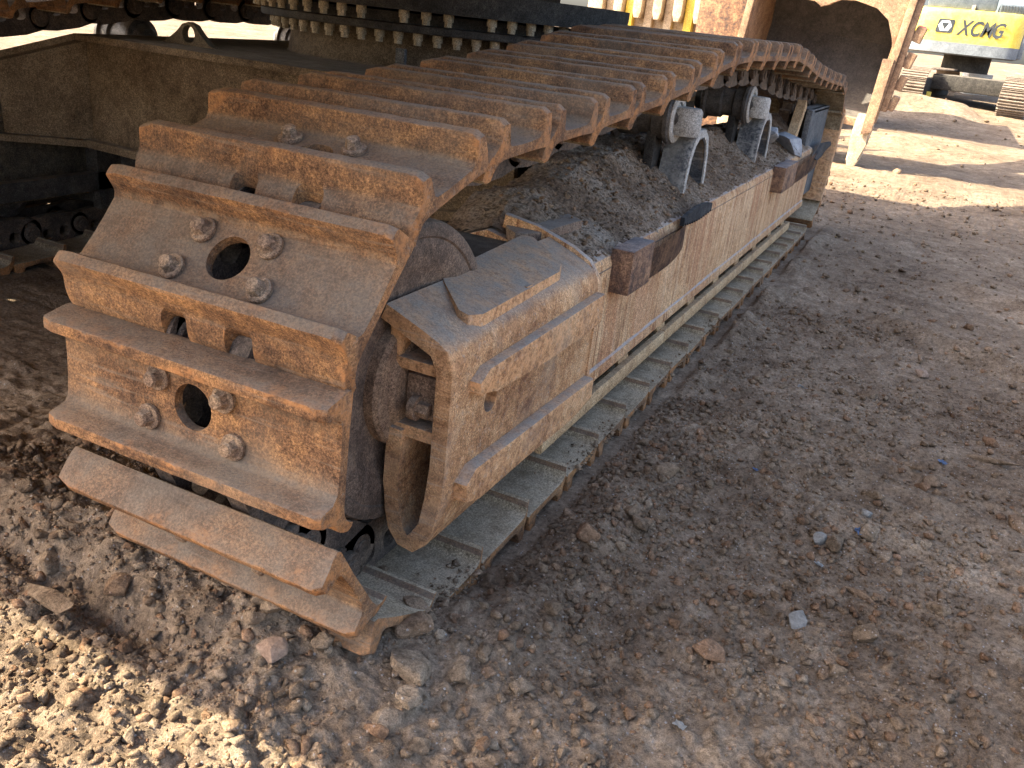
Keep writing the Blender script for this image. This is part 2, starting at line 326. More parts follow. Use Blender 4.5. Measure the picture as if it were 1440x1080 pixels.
def stroke(path, th):
    """outline of a thick polyline"""
    L, Rr = [], []
    n = len(path)
    for i, p in enumerate(path):
        a = Vector(path[max(i - 1, 0)]); b = Vector(path[min(i + 1, n - 1)]); d = (b - a).normalized(); nn = Vector((-d.y, d.x)) * th / 2
        L.append((p[0] + nn.x, p[1] + nn.y)); Rr.append((p[0] - nn.x, p[1] - nn.y))
    return L + Rr[::-1]
def lathe(bm, prof, axis='x', seg=48, c=(0, 0, 0), closed=True):
    """prof: (axial, radius) list, revolved about axis through c"""
    rings = []
    for k in range(seg):
        a = 2 * PI * k / seg; ca, sa = math.cos(a), math.sin(a); r_ = []
        for t, r in prof:
            v = {'x': (t, r * ca, r * sa), 'y': (r * ca, t, r * sa), 'z': (r * ca, r * sa, t)}[axis]
            r_.append(bm.verts.new((v[0] + c[0], v[1] + c[1], v[2] + c[2])))
        rings.append(r_)
    n = len(prof)
    for k in range(seg):
        a, b = rings[k], rings[(k + 1) % seg]
        for i in range(n - 1): bm.faces.new((a[i], a[i + 1], b[i + 1], b[i]))
    if closed:
        for e in (0, n - 1):
            if prof[e][1] > 1e-5: bm.faces.new([rings[k][e] for k in range(seg)])
def lathemesh(prof, axis='x', seg=48, c=(0, 0, 0), name='m', ang=35):
    bm = bmesh.new(); lathe(bm, prof, axis, seg, c); bmesh.ops.remove_doubles(bm, verts=bm.verts, dist=1e-5); return smooth(mesh_from(bm, name), ang)
def hexpts(r, rot=0, n=6): return [(r * math.cos(2 * PI * k / n + rot), r * math.sin(2 * PI * k / n + rot)) for k in range(n)]
def bool_cut(me, cutter_bm, name):
    cme = mesh_from(cutter_bm, 'cut')
    a = bpy.data.objects.new('tmp_a', me); b = bpy.data.objects.new('tmp_b', cme); COL.objects.link(a); COL.objects.link(b)
    md = a.modifiers.new('b', 'BOOLEAN'); md.operation = 'DIFFERENCE'; md.solver = 'EXACT'; md.object = b
    dg = bpy.context.evaluated_depsgraph_get(); r = bpy.data.meshes.new_from_object(a.evaluated_get(dg)); r.name = name
    bpy.data.objects.remove(a); bpy.data.objects.remove(b)
    return r
def roundrect(x0, x1, y0, y1, r, n=4):
    pts = []
    for cx, cy, a0 in ((x1 - r, y1 - r, 0), (x0 + r, y1 - r, 90), (x0 + r, y0 + r, 180), (x1 - r, y0 + r, 270)):
        for k in range(n + 1):
            a = math.radians(a0 + 90 * k / n); pts.append((cx + r * math.cos(a), cy + r * math.sin(a)))
    return pts

# ================================================================== THE GROUND
def axis_steps(lo, hi, fine, far_lo, far_hi, g):
    a = list(np.arange(lo, hi, fine)); s = fine; v = a[-1]
    while v < far_hi: s *= g; v += s; a.append(v)
    s = fine; v = lo; pre = []
    while v > far_lo: s *= g; v -= s; pre.append(v)
    return np.array(pre[::-1] + a)
gx = axis_steps(-1.30, 1.95, 0.0064, -160, 160, 1.055)
ya = list(np.arange(-1.0, 1.3, 0.0062)); s = 0.0062; v = ya[-1]
while v < 9: s *= 1.0085; v += s; ya.append(v)
while v < 260: s *= 1.05; v += s; ya.append(v)
s = 0.0062; v = -1.0; pre = []
while v > -60: s *= 1.10; v -= s; pre.append(v)
gy = np.array(pre[::-1] + ya)
X, Y = np.meshgrid(gx, gy)
Z = ground_h(X.ravel(), Y.ravel())
nx, ny = len(gx), len(gy)
co = np.stack([X.ravel(), Y.ravel(), Z], 1).astype(np.float32)
idx = np.arange(nx * ny).reshape(ny, nx)
q = np.stack([idx[:-1, :-1], idx[:-1, 1:], idx[1:, 1:], idx[1:, :-1]], -1).reshape(-1, 4)
gm = bpy.data.meshes.new('ground'); gm.vertices.add(len(co)); gm.vertices.foreach_set('co', co.ravel())
gm.loops.add(q.size); gm.loops.foreach_set('vertex_index', q.ravel().astype(np.int32))
gm.polygons.add(len(q)); gm.polygons.foreach_set('loop_start', (np.arange(len(q)) * 4).astype(np.int32)); gm.polygons.foreach_set('use_smooth', np.ones(len(q), bool))
gm.update(); gm.validate()
ground = link('ground', gm, 'soil'); ground['kind'] = 'structure'

# ================================================================== THE NEAR EXCAVATOR
ROOT = Vector((-1.38, 2.55, 0.0))
EXC = empty('excavator', ROOT, 'rusty excavator with ochre crawler tracks and bolted swing ring standing in the dirt', 'excavator')
FAR_X = -2.75            # centre of the machine's other track
XC = -0.022              # chain centre line of the near track
# ---- track shoe prototypes (local: x across, y along the chain, z outward; tips at z = 0)
def shoe_profile(j=0.0):
    P = -0.056
    return [(-0.156, -0.108), (-0.152, -0.094), (-0.146, -0.081), (-0.137, -0.069), (-0.127, -0.060), (-0.118, P + 0.004), (-0.1125, -0.040), (-0.1065, -0.005), (-0.104, -0.001), (-0.094, 0.0), (-0.084, -0.001), (-0.0815, -0.005), (-0.0755, -0.040), (-0.071, -0.050), (-0.062, P), (-0.02, P - 0.002), (0.02, P - 0.002),
            (0.062, P), (0.071, -0.050), (0.0755, -0.040), (0.0815, -0.005), (0.084, -0.001), (0.094, 0.0), (0.104, -0.001), (0.1065, -0.005), (0.1125, -0.040), (0.117, -0.060), (0.118, -0.075), (0.108, -0.080), (0.03, -0.077), (-0.092, -0.077), (-0.110, -0.080), (-0.122, -0.087), (-0.131, -0.098), (-0.137, -0.111), (-0.147, -0.115)]
def make_shoe(seed, holes=True, cuts=22):
    rnd = random.Random(seed); bm = bmesh.new()
    rings = prism(bm, shoe_profile(), 'x', -0.325, 0.325, cuts)
    for i, rg in enumerate(rings):
        w1 = rnd.uniform(-0.0010, 0.0008); w2 = rnd.uniform(-0.0010, 0.0008); e = abs(i - (len(rings) - 1) / 2) / ((len(rings) - 1) / 2)
        drop = -0.010 * max(0, (e - 0.93) / 0.07)
        for v in rg:
            k = max(0, 1 + v.co.z / 0.045)
            v.co.z += k * ((w1 if v.co.y < 0 else w2) + drop) ; v.co.y += k * rnd.uniform(-0.0005, 0.0005)
        if i in (0, 1, len(rings) - 2, len(rings) - 1):
            sgn = -1 if i < 2 else 1; w = 1.0 if i in (0, len(rings) - 1) else 0.45
            for v in rg:
                zz = v.co.z
                if sgn < 0: v.co.x += w * (-0.010 + 0.006 * max(0, 1 + zz / 0.05))
                else: v.co.x -= w * (0.016 + 0.014 * min(1, -zz / 0.05) + 0.012 * max(0, 1 + zz / 0.03))
                if v.co.y < -0.125: v.co.x -= w * sgn * 0.010 * min(1, (-0.125 - v.co.y) / 0.03)
    me = mesh_from(bm, 'shoe')
    if holes:
        cb = bmesh.new()
        prism(cb, [(XC + 0.043 * math.cos(2 * PI * k / 28), 0.002 + 0.043 * math.sin(2 * PI * k / 28)) for k in range(28)], 'z', -0.13, -0.02)
        prism(cb, roundrect(-0.097, -0.038, -0.25, -0.116, 0.016), 'z', -0.16, -0.040)
        prism(cb, roundrect(0.045, 0.106, -0.25, -0.116, 0.016), 'z', -0.16, -0.040)
        me = bool_cut(me, cb, 'track_shoe')
    b2 = bmesh.new(); b2.from_mesh(me)
    bmesh.ops.remove_doubles(b2, verts=b2.verts, dist=1e-5)
    es = [e for e in b2.edges if len(e.link_faces) == 2 and e.calc_face_angle(0) > math.radians(50) and e.calc_length() > 0.004]
    try: bmesh.ops.bevel(b2, geom=es, offset=0.003, segments=2, profile=0.6, affect='EDGES', clamp_overlap=True)
    except Exception: pass
    b2.normal_update()
    me2 = bpy.data.meshes.new('track_shoe'); b2.to_mesh(me2); b2.free(); smooth(me2, 38)
    me2.materials.append(M['shoe']); me2.materials.append(M['shoe_in'])
    for p in me2.polygons:                      # the side that the rollers run over is polished grey
        if p.normal.z < -0.45 and p.center.z < -0.055: p.material_index = 1
    return me2
SHOES = [make_shoe(s) for s in (1, 2, 3)]
# ---- hexagon bolt with washer
def make_bolt():
    bm = bmesh.new()
    lathe(bm, [(-0.004, 0.0), (-0.004, 0.024), (0.003, 0.0245), (0.005, 0.022), (0.005, 0.0)], 'z', 20)
    rings = prism(bm, hexpts(0.0175), 'z', 0.004, 0.021)
    for v in rings[-1]: v.co.x *= 0.74; v.co.y *= 0.74
    lathe(bm, [(0.019, 0.0), (0.019, 0.0145), (0.0235, 0.0115), (0.025, 0.0)], 'z', 12, closed=False)
    return smooth(mesh_from(bm, 'bolt'), 30)
BOLT = make_bolt()
# ---- chain link (one rail), with pin boss and bolt window
def make_link(side):
    bm = bmesh.new(); pts = []
    for k in range(13): a = math.radians(-90 + 180 * k / 12); pts.append((0.131 + 0.056 * math.cos(a), -0.145 + 0.056 * math.sin(a)))
    pts += [(0.07, -0.080), (-0.07, -0.080)]
    for k in range(13): a = math.radians(90 + 180 * k / 12); pts.append((-0.131 + 0.056 * math.cos(a), -0.145 + 0.056 * math.sin(a)))
    pts += [(-0.06, -0.212), (0.06, -0.212)]
    prism(bm, pts, 'x', -0.021, 0.021, 0, 0.003)
    me = mesh_from(bm, 'link'); cb = bmesh.new()
    prism(cb, roundrect(-0.072, -0.018, -0.150, -0.100, 0.02), 'x', -0.05, 0.05); prism(cb, roundrect(0.018, 0.072, -0.150, -0.100, 0.02), 'x', -0.05, 0.05)
    me = bool_cut(me, cb, 'link')
    b2 = bmesh.new(); b2.from_mesh(me)
    for yy, off in ((0.131, side * 0.014), (-0.131, -side * 0.004)):
        lathe(b2, [(off - 0.026, 0.0), (off - 0.026, 0.034), (off - 0.022, 0.038), (off + 0.022, 0.038), (off + 0.026, 0.034), (off + 0.026, 0.0)], 'x', 20, (0, yy, -0.145))
        lathe(b2, [(off - 0.031, 0.0), (off - 0.031, 0.020), (off - 0.029, 0.022), (off + 0.029, 0.022), (off + 0.031, 0.020), (off + 0.031, 0.0)], 'x', 20, (0, yy, -0.145))
    return smooth(mesh_from(b2, 'link'), 35)
LINKS = [make_link(-1), make_link(1)]
# bushing that joins the two rails
bmx = bmesh.new(); lathe(bmx, [(-0.07, 0.0), (-0.07, 0.033), (0.07, 0.033), (0.07, 0.0)], 'x', 18); BUSH = smooth(mesh_from(bmx, 'bushing'), 35)

def top_z(y):
    return float(np.interp(y, [-0.3, 0.11, 0.46, 0.72, 0.98, 1.25, 1.5, 1.77, 2.1, 3.15, 3.5, 3.8, 4.1, 4.7, 5.2], [1.075, 1.107, 1.124, 1.145, 1.166, 1.195, 1.231, 1.268, 1.285, 1.288, 1.26, 1.224, 1.194, 1.155, 1.13]))
poses = []                      # (y, z, phi) for the mid point between the two grouser tips
for (yu, zu), (yl, zl) in (((-0.524, 0.357), (-0.4225, 0.196)), ((-0.524, 0.694), (-0.536, 0.494)), ((-0.362, 0.945), (-0.480, 0.815)), ((-0.084, 1.084), (-0.268, 1.028))):
    poses.append(((yu + yl) / 2, (zu + zl) / 2, math.atan2(zu - zl, yu - yl)))
y = 0.108
while y < 5.18:
    dz = top_z(y + 0.09) - top_z(y - 0.09); poses.append((y, top_z(y), math.atan2(dz, 0.18))); y += 0.2625
yc_s, zc_s, r_s = 5.22, 0.575, 0.548
th0 = 90 - (y - 5.22) / r_s * 57.3
k = 0
while th0 - 28.2 * k > -80:
    th = math.radians(th0 - 28.2 * k); poses.append((yc_s + r_s * math.cos(th), zc_s + r_s * math.sin(th), th - PI / 2)); k += 1
poses.append((-0.280, 0.066, math.radians(152)))
BOT = [-0.022 + 0.262 * k for k in range(20)]
for i, yb in enumerate(BOT): poses.append((yb, -0.024 + 0.004 * math.sin(i * 2.1), PI + 0.02 + 0.02 * math.sin(i * 1.7)))
BP = ((XC - 0.075, 0.040), (XC + 0.075, 0.040), (XC - 0.098, -0.042), (XC + 0.098, -0.042))
for tx, near in ((0.0, True), (FAR_X, False)):
    for i, (py, pz, ph) in enumerate(poses):
        o = link('track_shoe', SHOES[i % 3], None, EXC, (tx, py, pz)); o.rotation_euler = (ph, 0, 0)
        for s_, me in ((-1, LINKS[0]), (1, LINKS[1])):
            l = link('link', me, 'link', o, (XC + s_ * 0.088, 0, 0), True)
        if near:
            link('bushing', BUSH, 'link', o, (XC, 0.131, -0.145), True)
            vis = (pz > 0.2 and py < 1.3)
            if vis:
                for bx_, by_ in BP:
                    b = link('bolt', BOLT, 'bolt', o, (bx_, by_, -0.052), True); b.rotation_euler = (random.uniform(-0.05, 0.05), random.uniform(-0.05, 0.05), random.uniform(0, 1))

# ---- idler wheels
def idler(tx):
    prof = [(-0.135, 0.0), (-0.135, 0.10), (-0.12, 0.22), (-0.13, 0.29), (-0.152, 0.305), (-0.156, 0.322), (-0.148, 0.331), (-0.055, 0.333), (-0.048, 0.338), (-0.044, 0.354), (-0.036, 0.358),
            (0.036, 0.358), (0.044, 0.354), (0.048, 0.338), (0.055, 0.333), (0.10, 0.334), (0.104, 0.331), (0.108, 0.334), (0.142, 0.333), (0.153, 0.328), (0.157, 0.318), (0.157, 0.300), (0.153, 0.296), (0.155, 0.285), (0.155, 0.25), (0.146, 0.23), (0.135, 0.20), (0.135, 0.0)]
    o = link('idler', lathemesh(prof, 'x', 72, (XC, 0.0, 0.545), 'idler', 25), 'idler', EXC, (tx, 0, 0))
    hb = lathemesh([(0.10, 0.0), (0.10, 0.15), (0.136, 0.152), (0.146, 0.145), (0.148, 0.115), (0.160, 0.105), (0.165, 0.0)], 'x', 48, (0, 0.0, 0.535), 'hub', 30)
    link('hub', hb, 'hub', o, (tx, 0, 0))
    link('shaft_block', boxmesh(0.165, 0.245, -0.075, 0.10, 0.487, 0.585, 0.012, 'shaft_block'), 'hub', o, (tx, 0, 0))
    for yy, zz in ((-0.055, 0.515),):
        bm = bmesh.new(); prism(bm, [(a + yy, b + zz) for a, b in hexpts(0.017)], 'x', 0.19, 0.232, 0, 0.003); lathe(bm, [(0.19, 0), (0.19, 0.026), (0.206, 0.026), (0.206, 0)], 'x', 18, (0, yy, zz))
        bmesh.ops.translate(bm, verts=bm.verts, vec=(0, -0.03, 0))
        link('bolt', smooth(mesh_from(bm, 'bolt')), 'hub', o, (tx, 0, 0))
    return o
idler(0.0); idler(FAR_X)
# ---- sprockets
def sprocket(tx):
    bm = bmesh.new(); n = 24; pts = []
    for k in range(n):
        for da, r in ((0.0, 0.30), (0.25, 0.31), (0.42, 0.365), (0.58, 0.365), (0.75, 0.31)):
            a = 2 * PI * (k + da) / n; pts.append((5.22 + r * math.cos(a), 0.575 + r * math.sin(a)))
    prism(bm, pts, 'x', XC - 0.035, XC + 0.035, 0, 0.004)
    lathe(bm, [(XC - 0.13, 0), (XC - 0.13, 0.2), (XC + 0.13, 0.2), (XC + 0.15, 0.17), (XC + 0.2, 0.15), (XC + 0.2, 0)], 'x', 32, (0, 5.22, 0.575))
    link('sprocket', smooth(mesh_from(bm, 'sprocket'), 30), 'idler', EXC, (tx, 0, 0))
sprocket(0.0); sprocket(FAR_X)

# ---- track frames
def frame(tx, near):
    y0, y1 = 0.66, 4.93
    prof = [(0.235, 0.285), (0.235, 0.628), (0.225, 0.648), (0.20, 0.660), (-0.05, 0.72), (-0.20, 0.66), (-0.235, 0.63), (-0.235, 0.27), (-0.15, 0.25), (0.15, 0.25)]
    bm = bmesh.new(); prism(bm, prof, 'y', y0, y1, 30, 0.004)
    rr = random.Random(4)
    for v in bm.verts:
        if 0.24 < v.co.z < 0.6: v.co.x += rr.uniform(-0.0015, 0.0015)
    fr = link('track_frame', smooth(mesh_from(bm, 'track_frame'), 30), 'frame', EXC, (tx, 0, 0))
    if not near: fr.scale.x = -1; fr.data.materials[0] = M['frame_shade']  # far frame coloured dark to stand for the shade it sits in
    # lower flange, guide bars
    link('flange', prismmesh([(0.232, 0.300), (0.242, 0.292), (0.246, 0.262), (0.242, 0.252), (0.15, 0.248), (0.15, 0.27)], 'y', 0.725, y1 - 0.01, 12, 0.003, 'flange'), 'frame', fr, (tx, 0, 0))
    for a, b in ((0.58, 1.76), (1.766, 3.2), (3.206, 4.62)):
        link('guide_bar', prismmesh([(0.205, 0.138), (0.209, 0.130), (0.226, 0.130), (0.230, 0.137), (0.230, 0.178), (0.226, 0.184), (0.205, 0.184)], 'y', a, b, 4, 0.002, 'guide_bar'), 'guard', fr, (tx, 0, 0))
    HG = boxmesh(0.188, 0.204, -0.04, 0.04, 0.12, 0.262, 0.003, 'hanger', Matrix.Rotation(0.7, 3, 'X'))
    for k in range(9): link('hanger', HG, 'guard', fr, (tx, 0.88 + k * 0.45, 0))
    bm = bmesh.new(); box(bm, 0.148, 0.160, 0.7, 4.7, 0.14, 0.25)
    link('guard_web', mesh_from(bm, 'guard_web'), 'dark', fr, (tx, 0, 0))
    # weld rib wrapping the frame where the idler yoke starts
    path = [(0.165, 0.165), (0.215, 0.178), (0.252, 0.23), (0.268, 0.31), (0.270, 0.45), (0.270, 0.58), (0.262, 0.635), (0.238, 0.668), (0.19, 0.692), (0.08, 0.728), (-0.02, 0.745)]
    link('weld_rib', prismmesh(stroke(path, 0.042), 'y', 0.700, 0.722, 0, 0.004, 'weld_rib'), 'frame', fr, (tx, 0, 0))
    # yoke: thick wrapped plate, open at the front
    yk = [(0.160, 0.462), (0.158, 0.40), (0.156, 0.33), (0.160, 0.265), (0.172, 0.222), (0.192, 0.196), (0.215, 0.192), (0.235, 0.212), (0.250, 0.250), (0.266, 0.315), (0.268, 0.40), (0.268, 0.50), (0.268, 0.610), (0.266, 0.632), (0.258, 0.650), (0.242, 0.660), (0.20, 0.678), (0.118, 0.711)]
    bm = bmesh.new(); prism(bm, stroke(yk, 0.036), 'y', -0.100, 0.70, 10, 0.006)
    me = smooth(mesh_from(bm, 'yoke'), 40)
    cb = bmesh.new(); prism(cb, [(0.085 + 0.030 * math.cos(2 * PI * k / 24), 0.500 + 0.030 * math.sin(2 * PI * k / 24)) for k in range(24)], 'x', 0.2, 0.36)
    me = bool_cut(me, cb, 'yoke'); smooth(me, 40)
    yo = link('yoke', me, 'yoke', fr, (tx, 0, 0))
    bm = bmesh.new()
    box(bm, 0.142, 0.255, -0.088, 0.62, 0.442, 0.472, 0.006); box(bm, 0.128, 0.255, -0.088, 0.62, 0.594, 0.620, 0.006)
    box(bm, 0.128, 0.154, -0.086, 0.62, 0.615, 0.705, 0.005); box(bm, 0.14, 0.25, 0.30, 0.33, 0.2, 0.70)
    link('web', smooth(mesh_from(bm, 'web')), 'yoke', yo, (tx, 0, 0))
    # stepped doubler plates on the outside of the yoke
    d1 = [(-0.02, 0.578), (0.02, 0.600), (0.695, 0.606), (0.699, 0.59), (0.699, 0.525), (0.60, 0.520), (0.33, 0.522), (0.06, 0.535), (-0.015, 0.55)]
    link('upper_rail', prismmesh(d1, 'x', 0.27, 0.312, 0, 0.008, 'upper_rail'), 'yoke', yo, (tx, 0, 0))
    d2 = [(-0.05, 0.352), (-0.01, 0.378), (0.695, 0.356), (0.699, 0.34), (0.699, 0.292), (0.55, 0.282), (0.02, 0.285), (-0.04, 0.305)]
    link('lower_rail', prismmesh(d2, 'x', 0.262, 0.316, 0, 0.010, 'lower_rail'), 'yoke', yo, (tx, 0, 0))
    # raised pad on top of the yoke
    pad = [(0.10, 0.14), (0.125, 0.105), (0.225, 0.012), (0.252, 0.012), (0.268, 0.05), (0.258, 0.50), (0.235, 0.56), (0.10, 0.645), (0.075, 0.62)]
    bm = bmesh.new(); rg = prism(bm, pad, 'z', 0.60, 0.718)
    for v in rg[-1]: v.co.x += (0.17 - v.co.x) * 0.10; v.co.y += (0.34 - v.co.y) * 0.05; v.co.z += (0.17 - v.co.x) * 0.26
    link('pad', smooth(mesh_from(bm, 'pad'), 45), 'yoke', yo, (tx, 0, 0))
    # cover plate over the recoil spring, with its curved front lip
    cover = [(-0.25, 0.98), (-0.20, 0.90), (-0.12, 0.845), (-0.04, 0.74), (0.02, 0.655), (0.05, 0.635), (0.075, 0.65), (0.10, 0.70), (0.12, 0.95), (-0.2, 1.2)]
    link('cover_plate', prismmesh(cover, 'z', 0.700, 0.735, 0, 0.006, 'cover_plate'), 'cover', fr, (tx, 0, 0))
    link('gap_shade_box', boxmesh(-0.236, 0.125, 0.42, 0.664, 0.26, 0.70, 0.01, 'gap_shade_box'), 'dark', fr, (tx, 0, 0))  # dark box put in to read as the unlit gap behind the idler
    # carrier-roller brackets and rollers
    for yc in (2.08, 3.44):
        w = 0.145; path = [(yc - w, 0.62), (yc - w * 0.99, 0.74), (yc - w * 0.86, 0.83), (yc - w * 0.62, 0.888), (yc - w * 0.25, 0.918), (yc + w * 0.25, 0.918), (yc + w * 0.62, 0.888), (yc + w * 0.86, 0.83), (yc + w * 0.99, 0.74), (yc + w, 0.62)]
        br = link('roller_bracket', prismmesh(stroke(path, 0.036), 'x', 0.045, 0.155, 3, 0.005, 'roller_bracket', 50), 'arch', fr, (tx, 0, 0))
        link('arch_face', prismmesh(stroke(path, 0.030), 'x', 0.1555, 0.160, 0, 0.001, 'arch_face', 50), 'palesteel', br, (tx, 0, 0))
        link('bracket_web', prismmesh([(yc - w, 0.62), (yc - w * 0.99, 0.74), (yc - w * 0.86, 0.83), (yc - w * 0.62, 0.888), (yc - w * 0.25, 0.918), (yc + w * 0.25, 0.918), (yc + w * 0.62, 0.888), (yc + w * 0.86, 0.83), (yc + w * 0.99, 0.74), (yc + w, 0.62)], 'x', 0.046, 0.058, 0, 0.0, 'bracket_web'), 'greypaint', br, (tx, 0, 0))
        cl = [(0.075, 0.0), (0.075, 0.0)]
        bm = bmesh.new(); lathe(bm, [(0.915, 0.0), (0.915, 0.058), (0.925, 0.062), (1.005, 0.060), (1.018, 0.052), (1.02, 0.0)], 'z', 28, (0.115, yc - 0.13, 0)); 
        link('clamp', smooth(mesh_from(bm, 'clamp')), 'palesteel', br, (tx, 0, 0))
        ry = yc - 0.16
        prof = [(-0.20, 0), (-0.20, 0.05), (-0.165, 0.075), (-0.155, 0.098), (-0.14, 0.1), (-0.13, 0.084), (-0.06, 0.082), (-0.05, 0.07), (0.0, 0.068), (0.01, 0.082), (0.055, 0.084), (0.060, 0.1), (0.075, 0.1), (0.085, 0.09), (0.088, 0.06), (0.08, 0.055), (0.08, 0.035), (0.10, 0.03), (0.10, 0.0)]
        ro = link('carrier_roller', lathemesh(prof, 'x', 40, (0, ry, 0.975), 'carrier_roller', 28), 'roller', EXC, (tx, 0, 0))
        if not near: ro.scale.x = -1
        link('roller_ring', lathemesh([(0.086, 0.06), (0.092, 0.062), (0.094, 0.085), (0.088, 0.092), (0.082, 0.09)], 'x', 40, (0, ry, 0.975), 'roller_ring', 28), 'palesteel', ro, (tx, 0, 0))
        link('axle_post', boxmesh(-0.01, 0.03, ry - 0.05, ry + 0.05, 0.62, 0.92, 0.006, 'axle_post'), 'dark', ro, (tx, 0, 0))
    # bottom rollers
    for k in range(8):
        yr = 0.62 + k * 0.5
        prof = [(-0.17, 0), (-0.17, 0.06), (-0.14, 0.10), (-0.12, 0.10), (-0.115, 0.082), (-0.05, 0.082), (-0.045, 0.05), (0.045, 0.05), (0.05, 0.082), (0.115, 0.082), (0.12, 0.10), (0.14, 0.10), (0.17, 0.06), (0.17, 0)]
        link('track_roller', lathemesh(prof, 'x', 24, (XC, yr, 0.278), 'track_roller', 28), 'roller', EXC, (tx, 0, 0))
    # remains of two bolt-on steps on the outer wall
    st = link('step_block', boxmesh(0.228, 0.298, 0.945, 1.155, 0.535, 0.672, 0.006, 'step_block'), 'bracket', fr, (tx, 0, 0))
    def bent(ya, yb, x0, za, zb, name):
        bm = bmesh.new(); n = 8; lo = []; hi = []
        for i in range(n + 1):
            yy = ya + (yb - ya) * i / n; tt = i / n
            bx_ = x0 + 0.03 * math.sin(tt * 2.4) - 0.035 * tt
            lo.append((bx_, yy, za + 0.02 * tt)); hi.append((bx_ + 0.028 - 0.03 * tt, yy, zb - 0.006 * math.sin(tt * 9)))
        vl = [bm.verts.new(p_) for p_ in lo]; vh = [bm.verts.new(p_) for p_ in hi]
        for i in range(n): bm.faces.new((vl[i], vl[i + 1], vh[i + 1], vh[i]))
        bmesh.ops.solidify(bm, geom=bm.faces[:], thickness=0.014)
        return smooth(mesh_from(bm, name), 35)
    link('step_plate', bent(1.175, 1.72, 0.262, 0.515, 0.642, 'step_plate'), 'bracket', st, (tx, 0, 0))
    bm = bmesh.new(); rr2 = random.Random(3); top = []; bot = []
    for i in range(25):
        tt = i / 24; yy = 1.62 + 0.40 * tt; top.append((yy, 0.668 + 0.016 * math.sin(tt * 3.1) + rr2.uniform(-0.002, 0.002))); bot.append((yy, 0.640 - 0.012 * math.sin(tt * 3.0) + (0.009 if i % 2 else -0.004)))
    prism(bm, top + bot[::-1], 'x', 0.246, 0.262)
    link('rubber_strip', mesh_from(bm, 'rubber_strip'), 'rubber', st, (tx, 0, 0))
    st2 = link('step_block', boxmesh(0.228, 0.298, 3.50, 3.90, 0.525, 0.665, 0.006, 'step_block'), 'bracket', fr, (tx, 0, 0))
    link('step_plate', bent(3.93, 5.2, 0.262, 0.50, 0.63, 'step_plate'), 'bracket', st2, (tx, 0, 0))
    bm = bmesh.new(); prism(bm, [(4.75, 0.60), (5.0, 0.68), (5.45, 0.66), (5.5, 0.63), (5.2, 0.61), (5.1, 0.585), (4.9, 0.575)], 'x', 0.262, 0.28)
    link('rubber_strip', mesh_from(bm, 'rubber_strip'), 'rubber', st2, (tx, 0, 0))
    # final-drive guard at the far end
    eg = link('end_guard', boxmesh(0.16, 0.20, 4.75, 5.55, 0.28, 0.90, 0.01, 'end_guard'), 'greypaint', fr, (tx, 0, 0))
    link('guard_edge', prismmesh([(5.50, 0.22), (5.56, 0.215), (5.72, 0.60), (5.78, 0.86), (5.72, 0.88), (5.62, 0.6)], 'x', 0.16, 0.30, 0, 0.006, 'guard_edge'), 'yoke', eg, (tx, 0, 0))
    link('guard_cap', prismmesh([(4.85, 0.90), (5.6, 0.90), (5.6, 0.875), (4.85, 0.875)], 'x', 0.10, 0.20, 0, 0.004, 'guard_cap'), 'greypaint', eg, (tx, 0, 0))
    bm = bmesh.new(); box(bm, 0.10, 0.16, 4.55, 4.62, 0.60, 0.98, 0.006, Matrix.Rotation(math.radians(-38), 3, 'X'))
    link('brace', mesh_from(bm, 'brace'), 'guard', eg, (tx, 0, 0))
    lathe_bm = bmesh.new(); lathe(lathe_bm, [(0.0, 0), (0.0, 0.27), (0.15, 0.27), (0.17, 0.24), (0.19, 0.2), (0.19, 0)], 'x', 40, (0, 5.22, 0.575))
    link('final_drive', smooth(mesh_from(lathe_bm, 'final_drive')), 'dark', eg, (tx, 0, 0))
    return fr
frame(0.0, True); frame(FAR_X - 0.12, False)

# ---- car body, swing ring
cy = 1.33
web = [(-0.30, 0.62), (-0.30, 0.93), (-0.42, 0.985), (-2.41, 0.985), (-2.41, 0.565), (-2.35, 0.565), (-1.9, 0.555), (-1.2, 0.55), (-0.7, 0.57)]
cb_ = link('car_body', prismmesh(web, 'y', cy, cy + 0.03, 0, 0.003, 'car_body'), 'carbody', EXC)
top_path = [(-0.30, 0.945), (-0.42, 1.0), (-1.35, 1.0), (-2.41, 1.0)]
link('top_flange', prismmesh(stroke(top_path, 0.028), 'y', cy - 0.055, 3.75, 0, 0.003, 'top_flange'), 'carbody', cb_)
low_path = [(-0.30, 0.60), (-0.7, 0.555), (-1.2, 0.535), (-1.9, 0.540), (-2.41, 0.552)]
link('lower_flange', prismmesh(stroke(low_path, 0.034), 'y', cy - 0.045, 1.75, 0, 0.003, 'lower_flange'), 'carbody', cb_)
def leg(name, za0, za1, zb0, zb1, dy0, dy1, mat):
    bm = bmesh.new(); ring = []
    for x_, y_, z0_, z1_ in ((-2.412, cy, za0, za1), (-2.62, cy - 0.28, zb0, zb1)):
        ring.append([bm.verts.new((x_, y_ + dy0, z0_)), bm.verts.new((x_, y_ + dy1, z0_)), bm.verts.new((x_, y_ + dy1, z1_)), bm.verts.new((x_, y_ + dy0, z1_))])
    for i in range(4): bm.faces.new((ring[0][i], ring[0][(i + 1) % 4], ring[1][(i + 1) % 4], ring[1][i]))
    bm.faces.new(ring[0]); bm.faces.new(ring[1][::-1]); link(name, mesh_from(bm, name), mat, cb_)
leg('leg_web', 0.565, 0.985, 0.585, 0.875, 0.0, 0.03, 'carbody'); leg('leg_top', 0.987, 1.014, 0.877, 0.904, -0.055, 0.8, 'carbody'); leg('leg_bottom', 0.535, 0.563, 0.555, 0.583, -0.045, 0.4, 'carbody')
